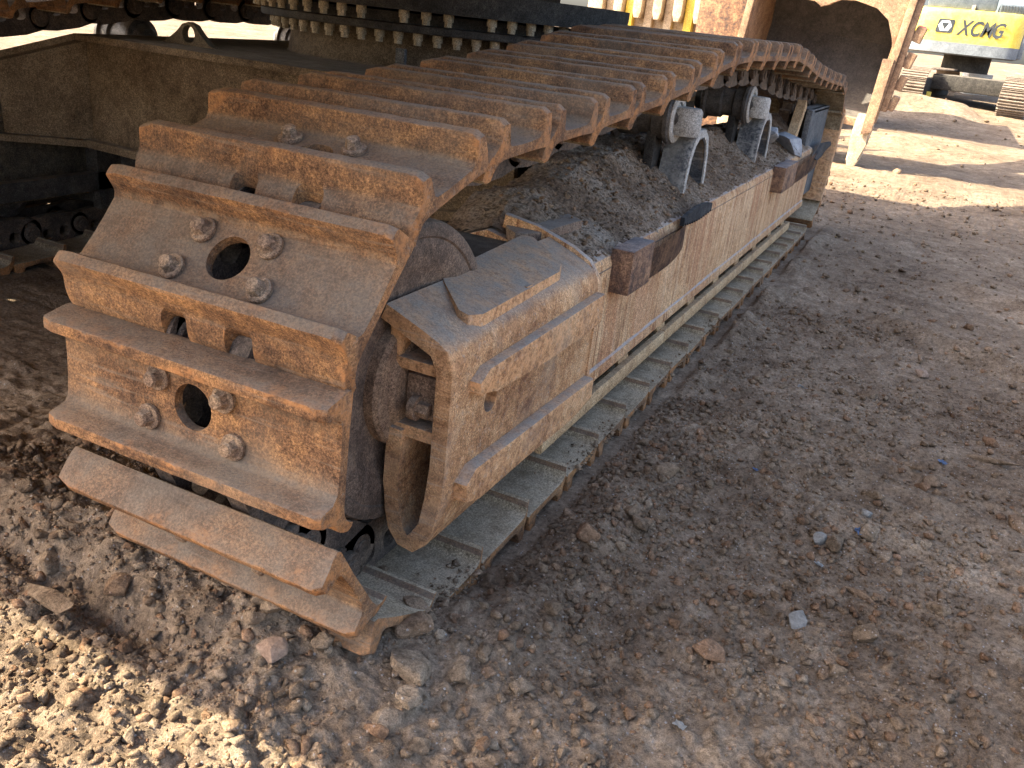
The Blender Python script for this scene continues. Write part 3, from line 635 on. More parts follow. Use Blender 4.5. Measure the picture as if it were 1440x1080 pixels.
link('blocking_box', boxmesh(-0.60, -0.34, 1.36, 3.8, 0.30, 0.975, 0.01, 'blocking_box'), 'dark', cb_)  # dark box added to shut out the bright ground behind the rollers
link('rear_web', prismmesh([(-0.3, 0.45), (-0.3, 0.93), (-2.75, 0.90), (-2.75, 0.33), (-1.9, 0.42), (-0.9, 0.42)], 'y', 1.9, 1.94, 0, 0.003, 'rear_web'), 'carbody', cb_)
link('lower_beam', prismmesh([(-0.4, 0.28), (-0.4, 0.50), (-2.95, 0.50), (-2.95, 0.20), (-2.2, 0.27)], 'y', 1.46, 1.5, 0, 0.003, 'lower_beam'), 'dark', cb_)
link('belly_plate', boxmesh(-2.55, -0.35, 1.7, 3.7, 0.36, 0.44, 0.01, 'belly_plate'), 'dark', cb_)
bm = bmesh.new(); box(bm, -2.45, -2.40, 1.33, 1.6, 0.25, 0.53); box(bm, -2.45, -2.40, 0.4, 3.9, 0.34, 0.42)
link('side_rail', mesh_from(bm, 'side_rail'), 'dark', cb_)
# lifting lug with a round hole
me = prismmesh([(-2.17, 1.01), (-2.12, 1.018), (-2.055, 1.06), (-2.02, 1.098), (-1.985, 1.108), (-1.95, 1.098), (-1.92, 1.06), (-1.87, 1.02), (-1.80, 1.01)], 'y', 1.50, 1.535, 0, 0.003, 'lug')
cbm = bmesh.new(); prism(cbm, [(-1.985 + 0.036 * math.cos(2 * PI * k / 20), 1.058 + 0.036 * math.sin(2 * PI * k / 20)) for k in range(20)], 'y', 1.4, 1.6)
link('lifting_lug', smooth(bool_cut(me, cbm, 'lug')), 'carbody', cb_)
link('hose_post', boxmesh(-1.115, -1.07, 1.78, 1.80, 0.99, 1.10, 0.003, 'hose_post'), 'greypaint', cb_)
cx_, cy_ = -1.38, 2.55
link('pedestal', lathemesh([(0.95, 0.0), (0.95, 0.80), (1.02, 0.72), (1.16, 0.70), (1.16, 0.0)], 'z', 72, (cx_, cy_, 0), 'pedestal', 25), 'carbody', cb_)
sr = link('swing_ring', lathemesh([(1.165, 0.0), (1.165, 0.84), (1.170, 0.845), (1.195, 0.845), (1.198, 0.80), (1.24, 0.80), (1.24, 0.0)], 'z', 96, (cx_, cy_, 0), 'swing_ring', 25), 'dark', EXC)
bm = bmesh.new(); lathe(bm, [(-0.028, 0.0), (-0.028, 0.0215), (0.0, 0.0215), (0.0, 0.0)], 'z', 14)
rg = prism(bm, hexpts(0.0165), 'z', -0.048, -0.028); RB = smooth(mesh_from(bm, 'ring_bolt'), 30)
gaps = {47, 51}
for k in range(60):
    a = 2 * PI * k / 60 + 0.02
    if math.sin(a) < 0.55:
        b = link('bolt', RB, 'brass', sr, (cx_ + 0.785 * math.cos(a), cy_ + 0.785 * math.sin(a), 1.1645)); b.rotation_euler.z = random.uniform(0, 1)
        if k not in gaps:
            a2 = a + 0.045
            b = link('bolt', RB, 'brass', sr, (cx_ + 0.865 * math.cos(a2), cy_ + 0.865 * math.sin(a2), 1.2495)); b.rotation_euler.z = random.uniform(0, 1)
# ---- upper structure (mostly above the picture; its shade is in it)
tt_ = lathemesh([(1.25, 0.0), (1.25, 0.93), (1.30, 0.94), (1.34, 0.94), (1.34, 0.0)], 'z', 72, (cx_, cy_, 0), 'turntable', 25)
up = link('turntable', tt_, 'dark', EXC)
hs = link('house', boxmesh(-3.2, -0.15, 0.4, 4.4, 1.56, 3.0, 0.04, 'house'), 'greyband', EXC)
link('shadow_box', boxmesh(-1.0, 0.1, 4.3, 5.9, 2.1, 3.05, 0.05, 'shadow_box'), 'yellow', hs)  # unseen box added so the house shadow reaches further forward
link('deck_frame', boxmesh(-2.3, -1.05, 0.9, 3.3, 1.34, 1.57, 0.02, 'deck_frame'), 'dark', hs)
cw = [(-1.24, 1.34), (-1.24, 2.7), (-1.1, 2.95), (0.38, 2.95), (0.38, 1.34)]
me = prismmesh([(a, b) for a, b in cw], 'x', -3.1, 0.12, 0, 0.05, 'counterweight')
link('counterweight', me, 'yellow', hs)
link('hood', boxmesh(-2.5, -0.4, 0.6, 2.6, 3.0, 3.35, 0.05, 'hood'), 'greyband', hs)
link('cab', boxmesh(-2.98, -1.95, 4.2, 6.1, 1.5, 3.45, 0.08, 'cab'), 'glassy', hs)
bmm = prismmesh([(4.6, 1.7), (4.6, 2.5), (7.2, 5.4), (10.4, 6.1), (10.4, 5.6), (7.6, 4.6), (5.4, 1.7)], 'x', -1.75, -1.05, 0, 0.03, 'boom')
link('boom', bmm, 'yellow', EXC)
link('house_underside', boxmesh(-3.18, -0.17, 0.42, 4.38, 1.53, 1.558, 0.0, 'house_underside'), 'dark', hs)

# ================================================================== DIRT LYING ON THE TRACK FRAME
def frame_dirt():
    xs = np.linspace(-0.22, 0.236, 92); ys = np.concatenate([np.linspace(0.68, 2.6, 300), np.linspace(2.61, 4.9, 200)])
    X_, Y_ = np.meshgrid(xs, ys); x = X_.ravel(); y = Y_.ravel()
    base = np.interp(x, [-0.22, -0.05, 0.20, 0.225, 0.236], [0.64, 0.715, 0.655, 0.645, 0.625])
    t = np.interp(x, [-0.22, -0.1, 0.05, 0.18, 0.236], [0.20, 0.16, 0.075, 0.020, -0.006])
    t = t * (0.75 + 0.5 * fbm(x * 4, y * 2.4, 201, 3)) * sstep(0.6, 0.9, y) * (0.6 + 0.4 * sstep(1.0, 1.5, y) * (1 - 0.4 * sstep(2.2, 3.4, y)))
    fl = 0.012 * (fbm(x * 9, y * 11, 211, 4) - 0.5) + 0.014 * (fbm(x * 10 + y * 6, y * 22 - x * 16, 213, 4) - 0.5)
    f1, f2, cid = worley(x * 34, y * 34, 221)
    z = base + t + fl * sstep(-0.01, 0.05, 0.24 - x) + 0.012 * np.clip(f2 - f1, 0, 0.5) * cid + 0.007 * (fbm(x * 60, y * 60, 231, 2) - 0.5)
    z = np.where(x > 0.233, base - 0.012, z)
    n1, n2 = len(xs), len(ys); I = np.arange(n1 * n2).reshape(n2, n1)
    qd = np.stack([I[:-1, :-1], I[:-1, 1:], I[1:, 1:], I[1:, :-1]], -1).reshape(-1, 4)
    me = bpy.data.meshes.new('loose_dirt'); me.from_pydata(np.stack([x, y, z], 1).tolist(), [], qd.tolist())
    for p in me.polygons: p.use_smooth = True
    return me, lambda px, py: float(np.interp(px, [-0.22, -0.05, 0.20, 0.225], [0.64, 0.715, 0.655, 0.645]) + np.interp(px, [-0.22, -0.1, 0.05, 0.18, 0.236], [0.20, 0.16, 0.075, 0.020, -0.006]) * 0.95)
dm, dirt_z = frame_dirt()
tag(link('loose_dirt', dm, 'dirt'), 'grey brown crumbly dirt caked on top of the ochre track frame', 'dirt', kind='stuff')

# ================================================================== STONES AND CLODS
def hull_rock(rnd, n=18, flat=0.75, lump=0.28):
    bm = bmesh.new()
    for _ in range(n):
        v = Vector((rnd.gauss(0, 1), rnd.gauss(0, 1), rnd.gauss(0, 1))).normalized() * rnd.uniform(1 - lump, 1)
        bm.verts.new((v.x, v.y, v.z * flat))
    r = bmesh.ops.convex_hull(bm, input=bm.verts)
    bmesh.ops.delete(bm, geom=[v for v in bm.verts if not v.link_faces], context='VERTS')
    bmesh.ops.triangulate(bm, faces=bm.faces); return bm
def big_rock(rnd, flat=0.75):
    bm = hull_rock(rnd, 16, flat, 0.2)
    bmesh.ops.bevel(bm, geom=bm.edges[:], offset=0.07, segments=1, affect='EDGES', clamp_overlap=True)
    bmesh.ops.triangulate(bm, faces=bm.faces)
    bmesh.ops.subdivide_edges(bm, edges=bm.edges[:], cuts=1, use_grid_fill=True)
    ph = rnd.uniform(0, 50)
    for v in bm.verts:
        c = v.co; nz = math.sin(c.x * 5.1 + ph) * math.sin(c.y * 6.3 + ph * 1.3) * math.sin(c.z * 5.7 + ph * 0.7)
        v.co += c.normalized() * (0.035 * nz + rnd.uniform(-0.015, 0.015))
    return smooth(mesh_from(bm, 'stone'), 28)
rnd = random.Random(12)
BIG = [big_rock(rnd, rnd.uniform(0.55, 0.8)) for _ in range(10)]
HUL = []
for _ in range(24):
    b = hull_rock(rnd, rnd.choice((11, 13, 15)), rnd.uniform(0.55, 0.85)); b.verts.ensure_lookup_table()
    HUL.append((np.array([v.co[:] for v in b.verts]), np.array([[v.index for v in f.verts] for f in b.faces]))); b.free()
for b in BIG: b.materials.append(M['clod'])
npr = np.random.default_rng(5)
def forbidden(x, y, r):      # inside the bottom run of the track
    return (abs(x) < 0.335 + r and 0.0 < y < 5.7) or (abs(x - FAR_X) < 0.34 + r and 0 < y < 5.7)
def place(me, x, y, r, mat=None, name='stone', sx=1.0, rz=None, sink=0.35, sy=1.0):
    o = bpy.data.objects.new(name, me); COL.objects.link(o)
    o.location = (x, y, float(ground_h(np.array([x]), np.array([y]))[0]) + r * (0.62 - sink)); o.scale = (r * sx, r * sy, r)
    o.rotation_euler = (npr.uniform(-0.35, 0.35), npr.uniform(-0.35, 0.35), npr.uniform(0, 6.28) if rz is None else rz)
    if mat:
        o.data = me.copy(); o.data.materials.clear(); o.data.materials.append(M[mat])
    return o
special = [
 (0.150, -0.470, 0.034, 'brownrock', 'squarish reddish brown stone in shade in front of the lowest track shoe', 'stone', 1.1, 0.9),
 (1.005, 0.83, 0.036, 'greyrock', 'upright grey rounded stone on the trodden dirt, largest of the pale stones', 'stone', 0.8, 0.3),
 (1.105, 1.06, 0.026, 'greyrock', 'round grey stone beside a cluster of pebbles on the trodden dirt', 'stone', 1.0, 0.2),
 (0.363, -0.315, 0.050, 'clod', 'broad cracked brown clod below the outer corner of the lowest shoe', 'clod', 1.25, 0.2),
 (0.315, -0.235, 0.044, 'clod', 'pale brown lump wedged under the curled end of the bottom shoe', 'clod', 1.1, 1.0),
 (1.20, 2.56, 0.032, 'brownrock', 'reddish angular stone on the low mud ridge', 'stone', 1.2, 0.5),
 (1.01, 0.40, 0.030, 'greyrock', 'flat grey stone lying at the edge of the gravelly dirt', 'stone', 1.5, 1.9),
]
for x, y, r, mt, lb, ct, sx, rz in special:
    tag(place(BIG[npr.integers(10)], x, y, r, mt, 'stone' if ct == 'stone' else 'clod', sx, rz, 0.3), lb, ct)
# long slabs of dried mud
tag(place(BIG[1], -0.345, -0.575, 0.036, 'clod', 'mud_slab', 4.2, -0.22, 0.25), 'long slab of dried mud on the edge of the sunlit ground', 'mud slab')
tag(place(BIG[2], 1.46, 1.76, 0.022, 'clod', 'mud_slab', 6.0, -0.10, 0.3), 'long thin ridge of pressed mud broken in pieces on the trodden dirt', 'mud slab')
tag(place(BIG[3], 1.20, 1.50, 0.017, 'clod', 'mud_slab', 5.5, -0.62, 0.3), 'narrow brown mud stick lying beside the round grey stone', 'mud slab')
tag(place(BIG[4], 1.14, 0.62, 0.017, 'clod', 'mud_slab', 3.6, -0.05, 0.3), 'short flat mud stick lying among pale pebbles', 'mud slab')
# countable clods, largest in view
grp = []
def scatter_density(x, y):
    d = 0.10
    if y < 0.1 and x < 0.8: d = 1.0
    if -0.5 < y < -0.1 and x < 0.6: d = 1.6
    if 0.36 < x < 0.62 and -0.2 < y < 1.3: d = 1.0
    if 0.75 < x < 1.35 and 0.1 < y < 1.5: d = 0.4
    if y < -0.60: d = 0.12
    return d
cnt = 0; tries = 0
while cnt < 285 and tries < 30000:
    tries += 1
    x = npr.uniform(-0.75, 1.75); y = npr.uniform(-0.85, 2.6)
    if npr.random() * 1.6 > scatter_density(x, y): continue
    r = 0.0125 * (1 + npr.pareto(2.6)); r = min(r, 0.040)
    if forbidden(x, y, r): continue
    front = y < -0.02 and x < 0.75
    o = place(BIG[npr.integers(10)], x, y, r, None, 'clod', npr.uniform(0.8, 1.35), None, npr.uniform(0.15, 0.45), npr.uniform(0.8, 1.2))
    if y < -0.57: tag(o, 'pale dry clod lying on the sunlit ground', 'clod', 'clods on the sunlit ground')
    elif front: tag(o, 'loose brown clod heaped in the shade in front of the track shoes', 'clod', 'clods in front of the track')
    elif x < 0.66: tag(o, 'loose brown clod piled along the outer edge of the track', 'clod', 'clods beside the track')
    else: tag(o, 'small stone scattered over the shaded trodden ground', 'stone', 'stones on the trodden ground')
    cnt += 1
# everything smaller is gravel
def scatter(N, rmin, alpha, rmax, xr, yr, dens):
    V = []; F = []; T = []; off = 0
    xs = npr.uniform(*xr, N * 3); ys = npr.uniform(*yr, N * 3); keep = npr.random(N * 3) < dens(xs, ys)
    xs = xs[keep][:N]; ys = ys[keep][:N]
    inside = (np.abs(xs) < 0.335) & (ys > 0.02) & (ys < 5.7); xs = xs[~inside]; ys = ys[~inside]
    rs = np.minimum(rmin * (1 + npr.pareto(alpha, len(xs))), rmax); hs_ = ground_h(xs, ys)
    for x, y, r, h in zip(xs, ys, rs, hs_):
        v, f = HUL[npr.integers(len(HUL))]
        a, b_, c = npr.uniform(0, 6.28, 3); ca, sa = math.cos(a), math.sin(a); cb2, sb2 = math.cos(b_ * 0.12), math.sin(b_ * 0.12)
        R3 = np.array([[ca, -sa, 0], [sa, ca, 0], [0, 0, 1]]) @ np.array([[1, 0, 0], [0, cb2, -sb2], [0, sb2, cb2]])
        p = (v * np.array([npr.uniform(0.75, 1.35), npr.uniform(0.75, 1.1), npr.uniform(0.8, 1.1)]) * r) @ R3.T + np.array([x, y, h + r * npr.uniform(0.0, 0.45)])
        V.append(p); F.append(f + off); T.append(np.full(len(v), npr.random())); off += len(v)
    return np.concatenate(V), np.concatenate(F), np.concatenate(T)
def dens1(x, y):
    d = np.full_like(x, 0.30); d = np.where((y < 0.12) & (x < 0.8), 1.0, d); d = np.where((x > 0.34) & (x < 0.66) & (y > -0.3) & (y < 1.6), 1.0, d)
    d = np.where((x > 0.7) & (x < 1.4) & (y > -0.1) & (y < 1.6), 0.7, d)
    d = d * np.clip(fbm(x * 2.3, y * 2.3, 301, 3) * 2.6 - 0.5, 0.15, 1.0)
    return d
parts = [scatter(36000, 0.0030, 1.95, 0.019, (-0.85, 1.9), (-0.95, 3.2), dens1),
         scatter(2200, 0.008, 2.0, 0.03, (-2.2, 2.6), (2.6, 9.0), lambda x, y: np.full_like(x, 0.8)),
         scatter(500, 0.014, 2.0, 0.07, (-3.5, 7), (9.0, 24.0), lambda x, y: np.full_like(x, 0.8))]
def frame_crumbs(N):
    V = []; F = []; T = []; off = 0
    for _ in range(N):
        x = npr.uniform(-0.12, 0.22); y = npr.uniform(0.72, 4.6); r = min(0.0028 * (1 + npr.pareto(2.0)), 0.015); v, f = HUL[npr.integers(len(HUL))]
        t_ = float(np.interp(x, [-0.22, -0.1, 0.05, 0.18, 0.236], [0.20, 0.16, 0.075, 0.020, -0.006])) * (0.75 + 0.5 * float(fbm(np.array([x * 4]), np.array([y * 2.4]), 201, 3)[0])) * float(sstep(0.6, 0.9, np.array(y))) * float(0.6 + 0.4 * sstep(1.0, 1.5, np.array(y)) * (1 - 0.4 * sstep(2.2, 3.4, np.array(y))))
        z = float(np.interp(x, [-0.22, -0.05, 0.20, 0.225, 0.236], [0.64, 0.715, 0.655, 0.645, 0.625])) + t_ + 0.004
        a = npr.uniform(0, 6.28); R3 = np.array([[math.cos(a), -math.sin(a), 0], [math.sin(a), math.cos(a), 0], [0, 0, 1]])
        V.append((v * r * np.array([1.2, 0.9, 0.9])) @ R3.T + np.array([x, y, z])); F.append(f + off); T.append(np.full(len(v), npr.random())); off += len(v)
    return np.concatenate(V), np.concatenate(F), np.concatenate(T)
parts.append(frame_crumbs(3600))
def shoe_crumbs(N):
    V = []; F = []; T = []; off = 0
    for _ in range(N):
        x = 0.318 - abs(npr.normal(0, 0.035)); y = -0.05 + 2.6 * npr.random() ** 1.6; r = min(0.003 * (1 + npr.pareto(2.2)), 0.014); v, f = HUL[npr.integers(len(HUL))]
        if float(vnoise(np.array([x * 3.0]), np.array([y * 5.0]), 401)[0]) < 0.48: continue
        a = npr.uniform(0, 6.28); R3 = np.array([[math.cos(a), -math.sin(a), 0], [math.sin(a), math.cos(a), 0], [0, 0, 1]])
        V.append((v * r) @ R3.T + np.array([x, y, 0.056 + r * 0.4])); F.append(f + off); T.append(np.full(len(v), npr.random())); off += len(v)
    return np.concatenate(V), np.concatenate(F), np.concatenate(T)
parts.append(shoe_crumbs(550))
o_ = 0; VV = []; FF = []; TT = []
for v, f, t in parts: VV.append(v); FF.append(f + o_); TT.append(t); o_ += len(v)
VV = np.concatenate(VV); FF = np.concatenate(FF); TT = np.concatenate(TT)
gr = bpy.data.meshes.new('gravel'); gr.vertices.add(len(VV)); gr.vertices.foreach_set('co', VV.astype(np.float32).ravel())
gr.loops.add(FF.size); gr.loops.foreach_set('vertex_index', FF.ravel().astype(np.int32)); gr.polygons.add(len(FF)); gr.polygons.foreach_set('loop_start', (np.arange(len(FF)) * 3).astype(np.int32))
at_ = gr.attributes.new('tone', 'FLOAT', 'POINT'); at_.data.foreach_set('value', TT.astype(np.float32)); gr.update(); gr.validate()
tag(link('gravel', gr, 'clod'), 'brown crumbs and small gravel strewn over the dirt', 'gravel', kind='stuff')
# rocks on the frame
o = link('rock', big_rock(random.Random(41), 0.7), 'frock', None, (0.14, 4.42, 0.70)); o.scale = (0.15, 0.34, 0.12); o.rotation_euler = (-0.12, 0.3, 0.15)
tag(o, 'large grey rock lying on the track frame beside the second roller bracket', 'rock')
o = link('rock', big_rock(random.Random(43), 0.7), 'frock', None, (0.05, 4.05, 0.77)); o.scale = (0.09, 0.20, 0.10); o.rotation_euler = (-0.2, 0.2, 0.4)
tag(o, 'smaller rounded grey rock behind the large rock on the track frame', 'rock')
fc = 0
for k in range(40):
    x = npr.uniform(0.0, 0.19); y = npr.uniform(0.80, 1.9); r = npr.uniform(0.004, 0.011)
    o = bpy.data.objects.new('pebble', BIG[npr.integers(10)]); COL.objects.link(o); o.location = (x, y, dirt_z(x, y) + r * 0.6); o.scale = (r, r * 1.2, r); o.rotation_euler = (npr.uniform(0, 3), 0, npr.uniform(0, 6))
    tag(o, 'small pebble lying in the dirt on top of the track frame', 'pebble', 'pebbles on the track frame')
# bits of blue and white plastic
for x, y, w, mt, lb in ((1.307, 1.62, 0.016, 'bluebit', 'crumpled scrap of blue plastic beside the mud sticks'), (1.10, 0.93, 0.018, 'bluebit', 'torn flake of blue plastic between grey stones'),
                        (0.76, 1.10, 0.010, 'bluebit', 'tiny blue plastic flake beside a brown pebble'), (1.02, 0.70, 0.012, 'whitebit', 'crumpled white paper scrap among gravel near the upright grey stone'), (0.77, 2.0, 0.022, 'whitebit', 'thin pale splinter lying on the tyre ridges'), (0.86, -0.1, 0.012, 'whitebit', 'small white flake lying on the gravelly dirt')):
    bm = bmesh.new(); n = 5; g = [[bm.verts.new(((i / n - 0.5) * 2 + npr.uniform(-0.1, 0.1), (j / n - 0.5) * (0.5 if 'splinter' in lb else 1.2) + npr.uniform(-0.1, 0.1), npr.uniform(0, 0.5))) for i in range(n + 1)] for j in range(n + 1)]
    for j in range(n):
        for i in range(n): bm.faces.new((g[j][i], g[j][i + 1], g[j + 1][i + 1], g[j + 1][i]))
    bmesh.ops.solidify(bm, geom=bm.faces[:], thickness=0.05)
    o = link('plastic_scrap', mesh_from(bm, 'plastic_scrap'), mt, None, (x, y, float(ground_h(np.array([x]), np.array([y]))[0]) + 0.006)); o.scale = (w, w, w); o.rotation_euler.z = npr.uniform(0, 6)
    tag(o, lb, 'litter')

# ================================================================== BROWN BUCKET STANDING ON ITS TEETH
def gz(x, y): return float(ground_h(np.array([x]), np.array([y]))[0])
BX0, BX1, BY = -1.62, 0.13, 10.1
EX3 = empty('excavator', (-1.3, 16.5, gz(-1.3, 16.5)), 'excavator whose large brown worn bucket stands on its teeth behind the track', 'excavator')
ear = [(BY + 0.02, 0.50), (BY - 0.06, 1.0), (BY - 0.12, 1.5), (BY - 0.10, 1.9), (BY + 0.15, 2.15), (BY + 0.55, 2.2), (BY + 1.0, 1.9), (BY + 1.22, 1.4), (BY + 1.1, 0.95), (BY + 0.7, 0.62), (BY + 0.3, 0.5)]
bp = prismmesh(stroke([(BY + 0.02, 0.53), (BY + 0.3, 0.53), (BY + 0.7, 0.65), (BY + 1.06, 0.96), (BY + 1.18, 1.4), (BY + 0.97, 1.87), (BY + 0.55, 2.15), (BY + 0.16, 2.10)], 0.04), 'x', BX0 + 0.051, BX1 - 0.051, 0, 0.0, 'bucket')
bp.transform(Matrix.Translation((0.75, -BY, 0)))
bk = link('bucket', bp, 'bucket_in', EX3, (-0.75, BY, 0.06)); bk.rotation_euler.y = 0.085
def bl_(name, me, mat): return link(name, me, mat, bk, (0.75 - 0.75, 0, 0.06))
for xa, xb in ((BX1 - 0.05, BX1), (BX0, BX0 + 0.05)): bl_('side_plate', prismmesh(ear, 'x', xa, xb, 0, 0.006, 'side_plate'), 'bucket')
bl_('rim', boxmesh(BX1 - 0.02, BX1 + 0.06, BY - 0.19, BY - 0.05, 0.55, 2.2, 0.012, 'rim'), 'bucket')
bl_('side_cutter', prismmesh([(BX1 - 0.09, 1.25), (BX1 + 0.03, 1.27), (BX1 + 0.05, 0.45), (BX1 - 0.06, 0.40)], 'y', BY - 0.225, BY - 0.192, 0, 0.008, 'side_cutter'), 'bucket')
bl_('rim_bar', boxmesh(BX1 + 0.062, BX1 + 0.13, BY - 0.15, BY - 0.02, 0.7, 2.15, 0.01, 'rim_bar'), 'bucket')
for k, zz in enumerate((0.72, 0.95, 1.2, 1.48)):
    bl_('wear_block', boxmesh(BX1 + 0.13, BX1 + 0.21 + 0.01 * k, BY - 0.12, BY + 0.05, zz, zz + 0.17, 0.015, 'wear_block', Matrix.Rotation(0.18, 3, 'Y')), 'bucket')
bl_('rim', boxmesh(BX0 - 0.04, BX0 + 0.04, BY - 0.19, BY - 0.05, 0.55, 2.2, 0.012, 'rim'), 'bucket')
hd = prismmesh([(BX0 + 0.03, 2.2), (BX0 + 0.03, 1.55), (BX0 + 0.12, 1.70), (-0.9, 1.72), (-0.82, 1.66), (-0.72, 1.70), (-0.62, 1.78), (-0.45, 1.80), (-0.2, 1.76), (-0.04, 1.66), (0.05, 1.5), (BX1 - 0.015, 1.3), (BX1 - 0.015, 2.2)], 'y', BY - 0.13, BY - 0.06, 0, 0.01, 'header')
bl_('header', hd, 'bucket')
bl_('cutting_edge', boxmesh(BX0, BX1, BY - 0.12, BY + 0.05, 0.47, 0.56, 0.015, 'cutting_edge'), 'bucket')
for k in range(5):
    xk = BX1 - 0.06 - k * (BX1 - BX0 - 0.12) / 4; g0 = gz(xk, BY) - 0.06 + 0.085 * (xk + 0.75)
    me = prismmesh([(xk - 0.10, 0.62), (xk - 0.105, 0.42), (xk - 0.075, 0.30), (xk - 0.07, g0 + 0.06), (xk - 0.03, g0 - 0.03), (xk + 0.04, g0 - 0.03), (xk + 0.075, g0 + 0.08), (xk + 0.075, 0.30), (xk + 0.10, 0.40), (xk + 0.10, 0.62)], 'y', BY - 0.18, BY + 0.06, 0, 0.02, 'tooth')
    bl_('tooth', me, 'tooth')
link('arm', prismmesh([(10.5, 2.15), (10.9, 2.1), (12.6, 4.4), (12.9, 5.4), (12.3, 5.3), (11.6, 4.3)], 'x', -1.0, -0.5, 0, 0.03, 'arm'), 'yellow', EX3)
link('boom', prismmesh([(12.4, 5.3), (12.7, 4.8), (14.2, 4.6), (16.0, 2.2), (16.6, 2.4), (14.6, 5.2)], 'x', -1.05, -0.45, 0, 0.03, 'boom'), 'yellow', EX3)
link('house', boxmesh(-3.3, -0.55, 15.6, 19.4, 1.3, 3.0, 0.06, 'house'), 'yellow', EX3)
for xx in (-2.9, -1.2): link('crawler', boxmesh(xx - 0.3, xx + 0.3, 15.0, 19.5, 0.0, 1.0, 0.3, 'crawler'), 'fartrack', EX3)

# ================================================================== SUNLIT YELLOW BUCKET BEHIND
bk2 = empty('excavator_bucket', (-3.4, 12.6, gz(-3.4, 12.6)), 'pale yellow bucket with a row of blunt upright teeth standing behind the track', 'bucket')
x0b, x1b, yb2 = -4.6, -2.35, 12.6
link('back_wall', boxmesh(x0b, x1b, yb2 + 0.12, yb2 + 0.18, 0.2, 2.2, 0.02, 'back_wall'), 'tooth', bk2)
link('cutting_edge', boxmesh(x0b, x1b, yb2 - 0.05, yb2 + 0.121, 0.75, 0.95, 0.02, 'cutting_edge'), 'bucket', bk2)
link('base', boxmesh(x0b + 0.1, x1b - 0.1, yb2 + 0.1, yb2 + 1.0, 0.0, 0.6, 0.05, 'base'), 'bucket', bk2)
for k in range(7):
    xx = x1b - 0.12 - k * 0.32
    link('tooth', prismmesh([(xx - 0.075, 2.1), (xx + 0.075, 2.1), (xx + 0.07, 1.52), (xx + 0.04, 1.42), (xx - 0.04, 1.42), (xx - 0.07, 1.52)], 'y', yb2 - 0.16, yb2 + 0.12, 0, 0.015, 'tooth'), 'tooth', bk2)
    link('adapter', boxmesh(xx - 0.235, xx - 0.105, yb2 - 0.02, yb2 + 0.121, 0.95, 2.1, 0.015, 'adapter'), 'yellow' if k % 3 == 1 else 'tooth', bk2)
# rust-red left side plate of the brown bucket, built as a separate sheet
pn = empty('bucket_side_sheet', (-2.05, 11.6, gz(-2.05, 11.6)), 'rust red left side plate of the brown bucket with its sunlit edge painted pale yellow', 'panel')
link('sheet', boxmesh(-2.55, -1.78, 11.6, 11.66, 0.0, 2.3, 0.01, 'sheet'), 'bracket', pn)
link('sunlit_edge', boxmesh(-1.86, -1.77, 11.54, 11.598, 0.0, 2.3, 0.01, 'sunlit_edge'), 'tooth', pn)  # pale strip paints the sunlight along the plate edge

# ================================================================== THE YELLOW EXCAVATOR BEHIND
ox, oy = 0.75, 25.6; oz = 0.37
YX = empty('excavator', (ox, oy + 2, oz), 'yellow excavator seen from behind with dark lettering on its rounded counterweight', 'excavator')
W2 = 1.335
def Yl(p): return (p[0] + ox, p[1] + oy, p[2] + oz)
def ylink(name, me, mat, parent=None): return link(name, me, mat, parent or YX, (ox, oy, oz))
cwp = [(-W2, 0.55), (-W2, 0.22), (-W2 + 0.10, 0.06), (-W2 + 0.32, -0.03), (-0.7, -0.07), (0, -0.085), (0.7, -0.07), (W2 - 0.32, -0.03), (W2 - 0.10, 0.06), (W2, 0.22), (W2, 0.55)]
def cwmesh(z0, z1, inset0, inset1, name):
    bm = bmesh.new(); rings = []
    zz = [z0, z0 + 0.03, (z0 + z1) / 2, z1 - 0.12, z1 - 0.04, z1] if inset1 else [z0, z0 + 0.03, z1]
    for z in zz:
        k = 1.0
        if inset1 and z > z1 - 0.13: k = {z1 - 0.12: 1.0, z1 - 0.04: 0.975, z1: 0.93}.get(z, 1.0)
        if inset0 and z == z0: k = 0.94
        rings.append([bm.verts.new((p[0] * k, 0.55 + (p[1] - 0.55) * k, z)) for p in cwp])
    n = len(cwp)
    for a, b in zip(rings, rings[1:]):
        for i in range(n): bm.faces.new((a[i], a[(i + 1) % n], b[(i + 1) % n], b[i]))
    bm.faces.new(rings[0][::-1]); bm.faces.new(rings[-1]); return smooth(mesh_from(bm, name), 50)
cwt = ylink('counterweight', cwmesh(1.40, 2.20, 0, 1, 'counterweight'), 'yellow')
ylink('lower_band', cwmesh(1.10, 1.398, 1, 0, 'lower_band'), 'greyband', cwt)
# lettering
def text_mesh(body, size, shear, extr):
    cu = bpy.data.curves.new('txt', 'FONT'); cu.body = body; cu.size = size; cu.shear = shear; cu.extrude = extr; cu.offset = 0.012; cu.space_character = 0.92; cu.align_x = 'LEFT'
    o = bpy.data.objects.new('txt', cu); COL.objects.link(o); dg = bpy.context.evaluated_depsgraph_get()
    me = bpy.data.meshes.new_from_object(o.evaluated_get(dg)); bpy.data.objects.remove(o); return me
x_ = -0.23
for ch in 'XCMG':
    tm = text_mesh(ch, 0.50, 0.28, 0.006); xs_ = [v_.co.x for v_ in tm.vertices]; wd = (max(xs_) - min(xs_)) * 0.72
    tm.transform(Matrix.Translation((x_, -0.086 - 0.005 * 'XCMG'.index(ch), 1.60)) @ Matrix.Rotation(PI / 2, 4, 'X') @ Matrix.Diagonal((0.72, 1, 1, 1)) @ Matrix.Translation((-min(xs_), 0, 0))); tm.name = 'letter'
    ylink('letter', tm, 'logo', cwt); x_ += wd - 0.035
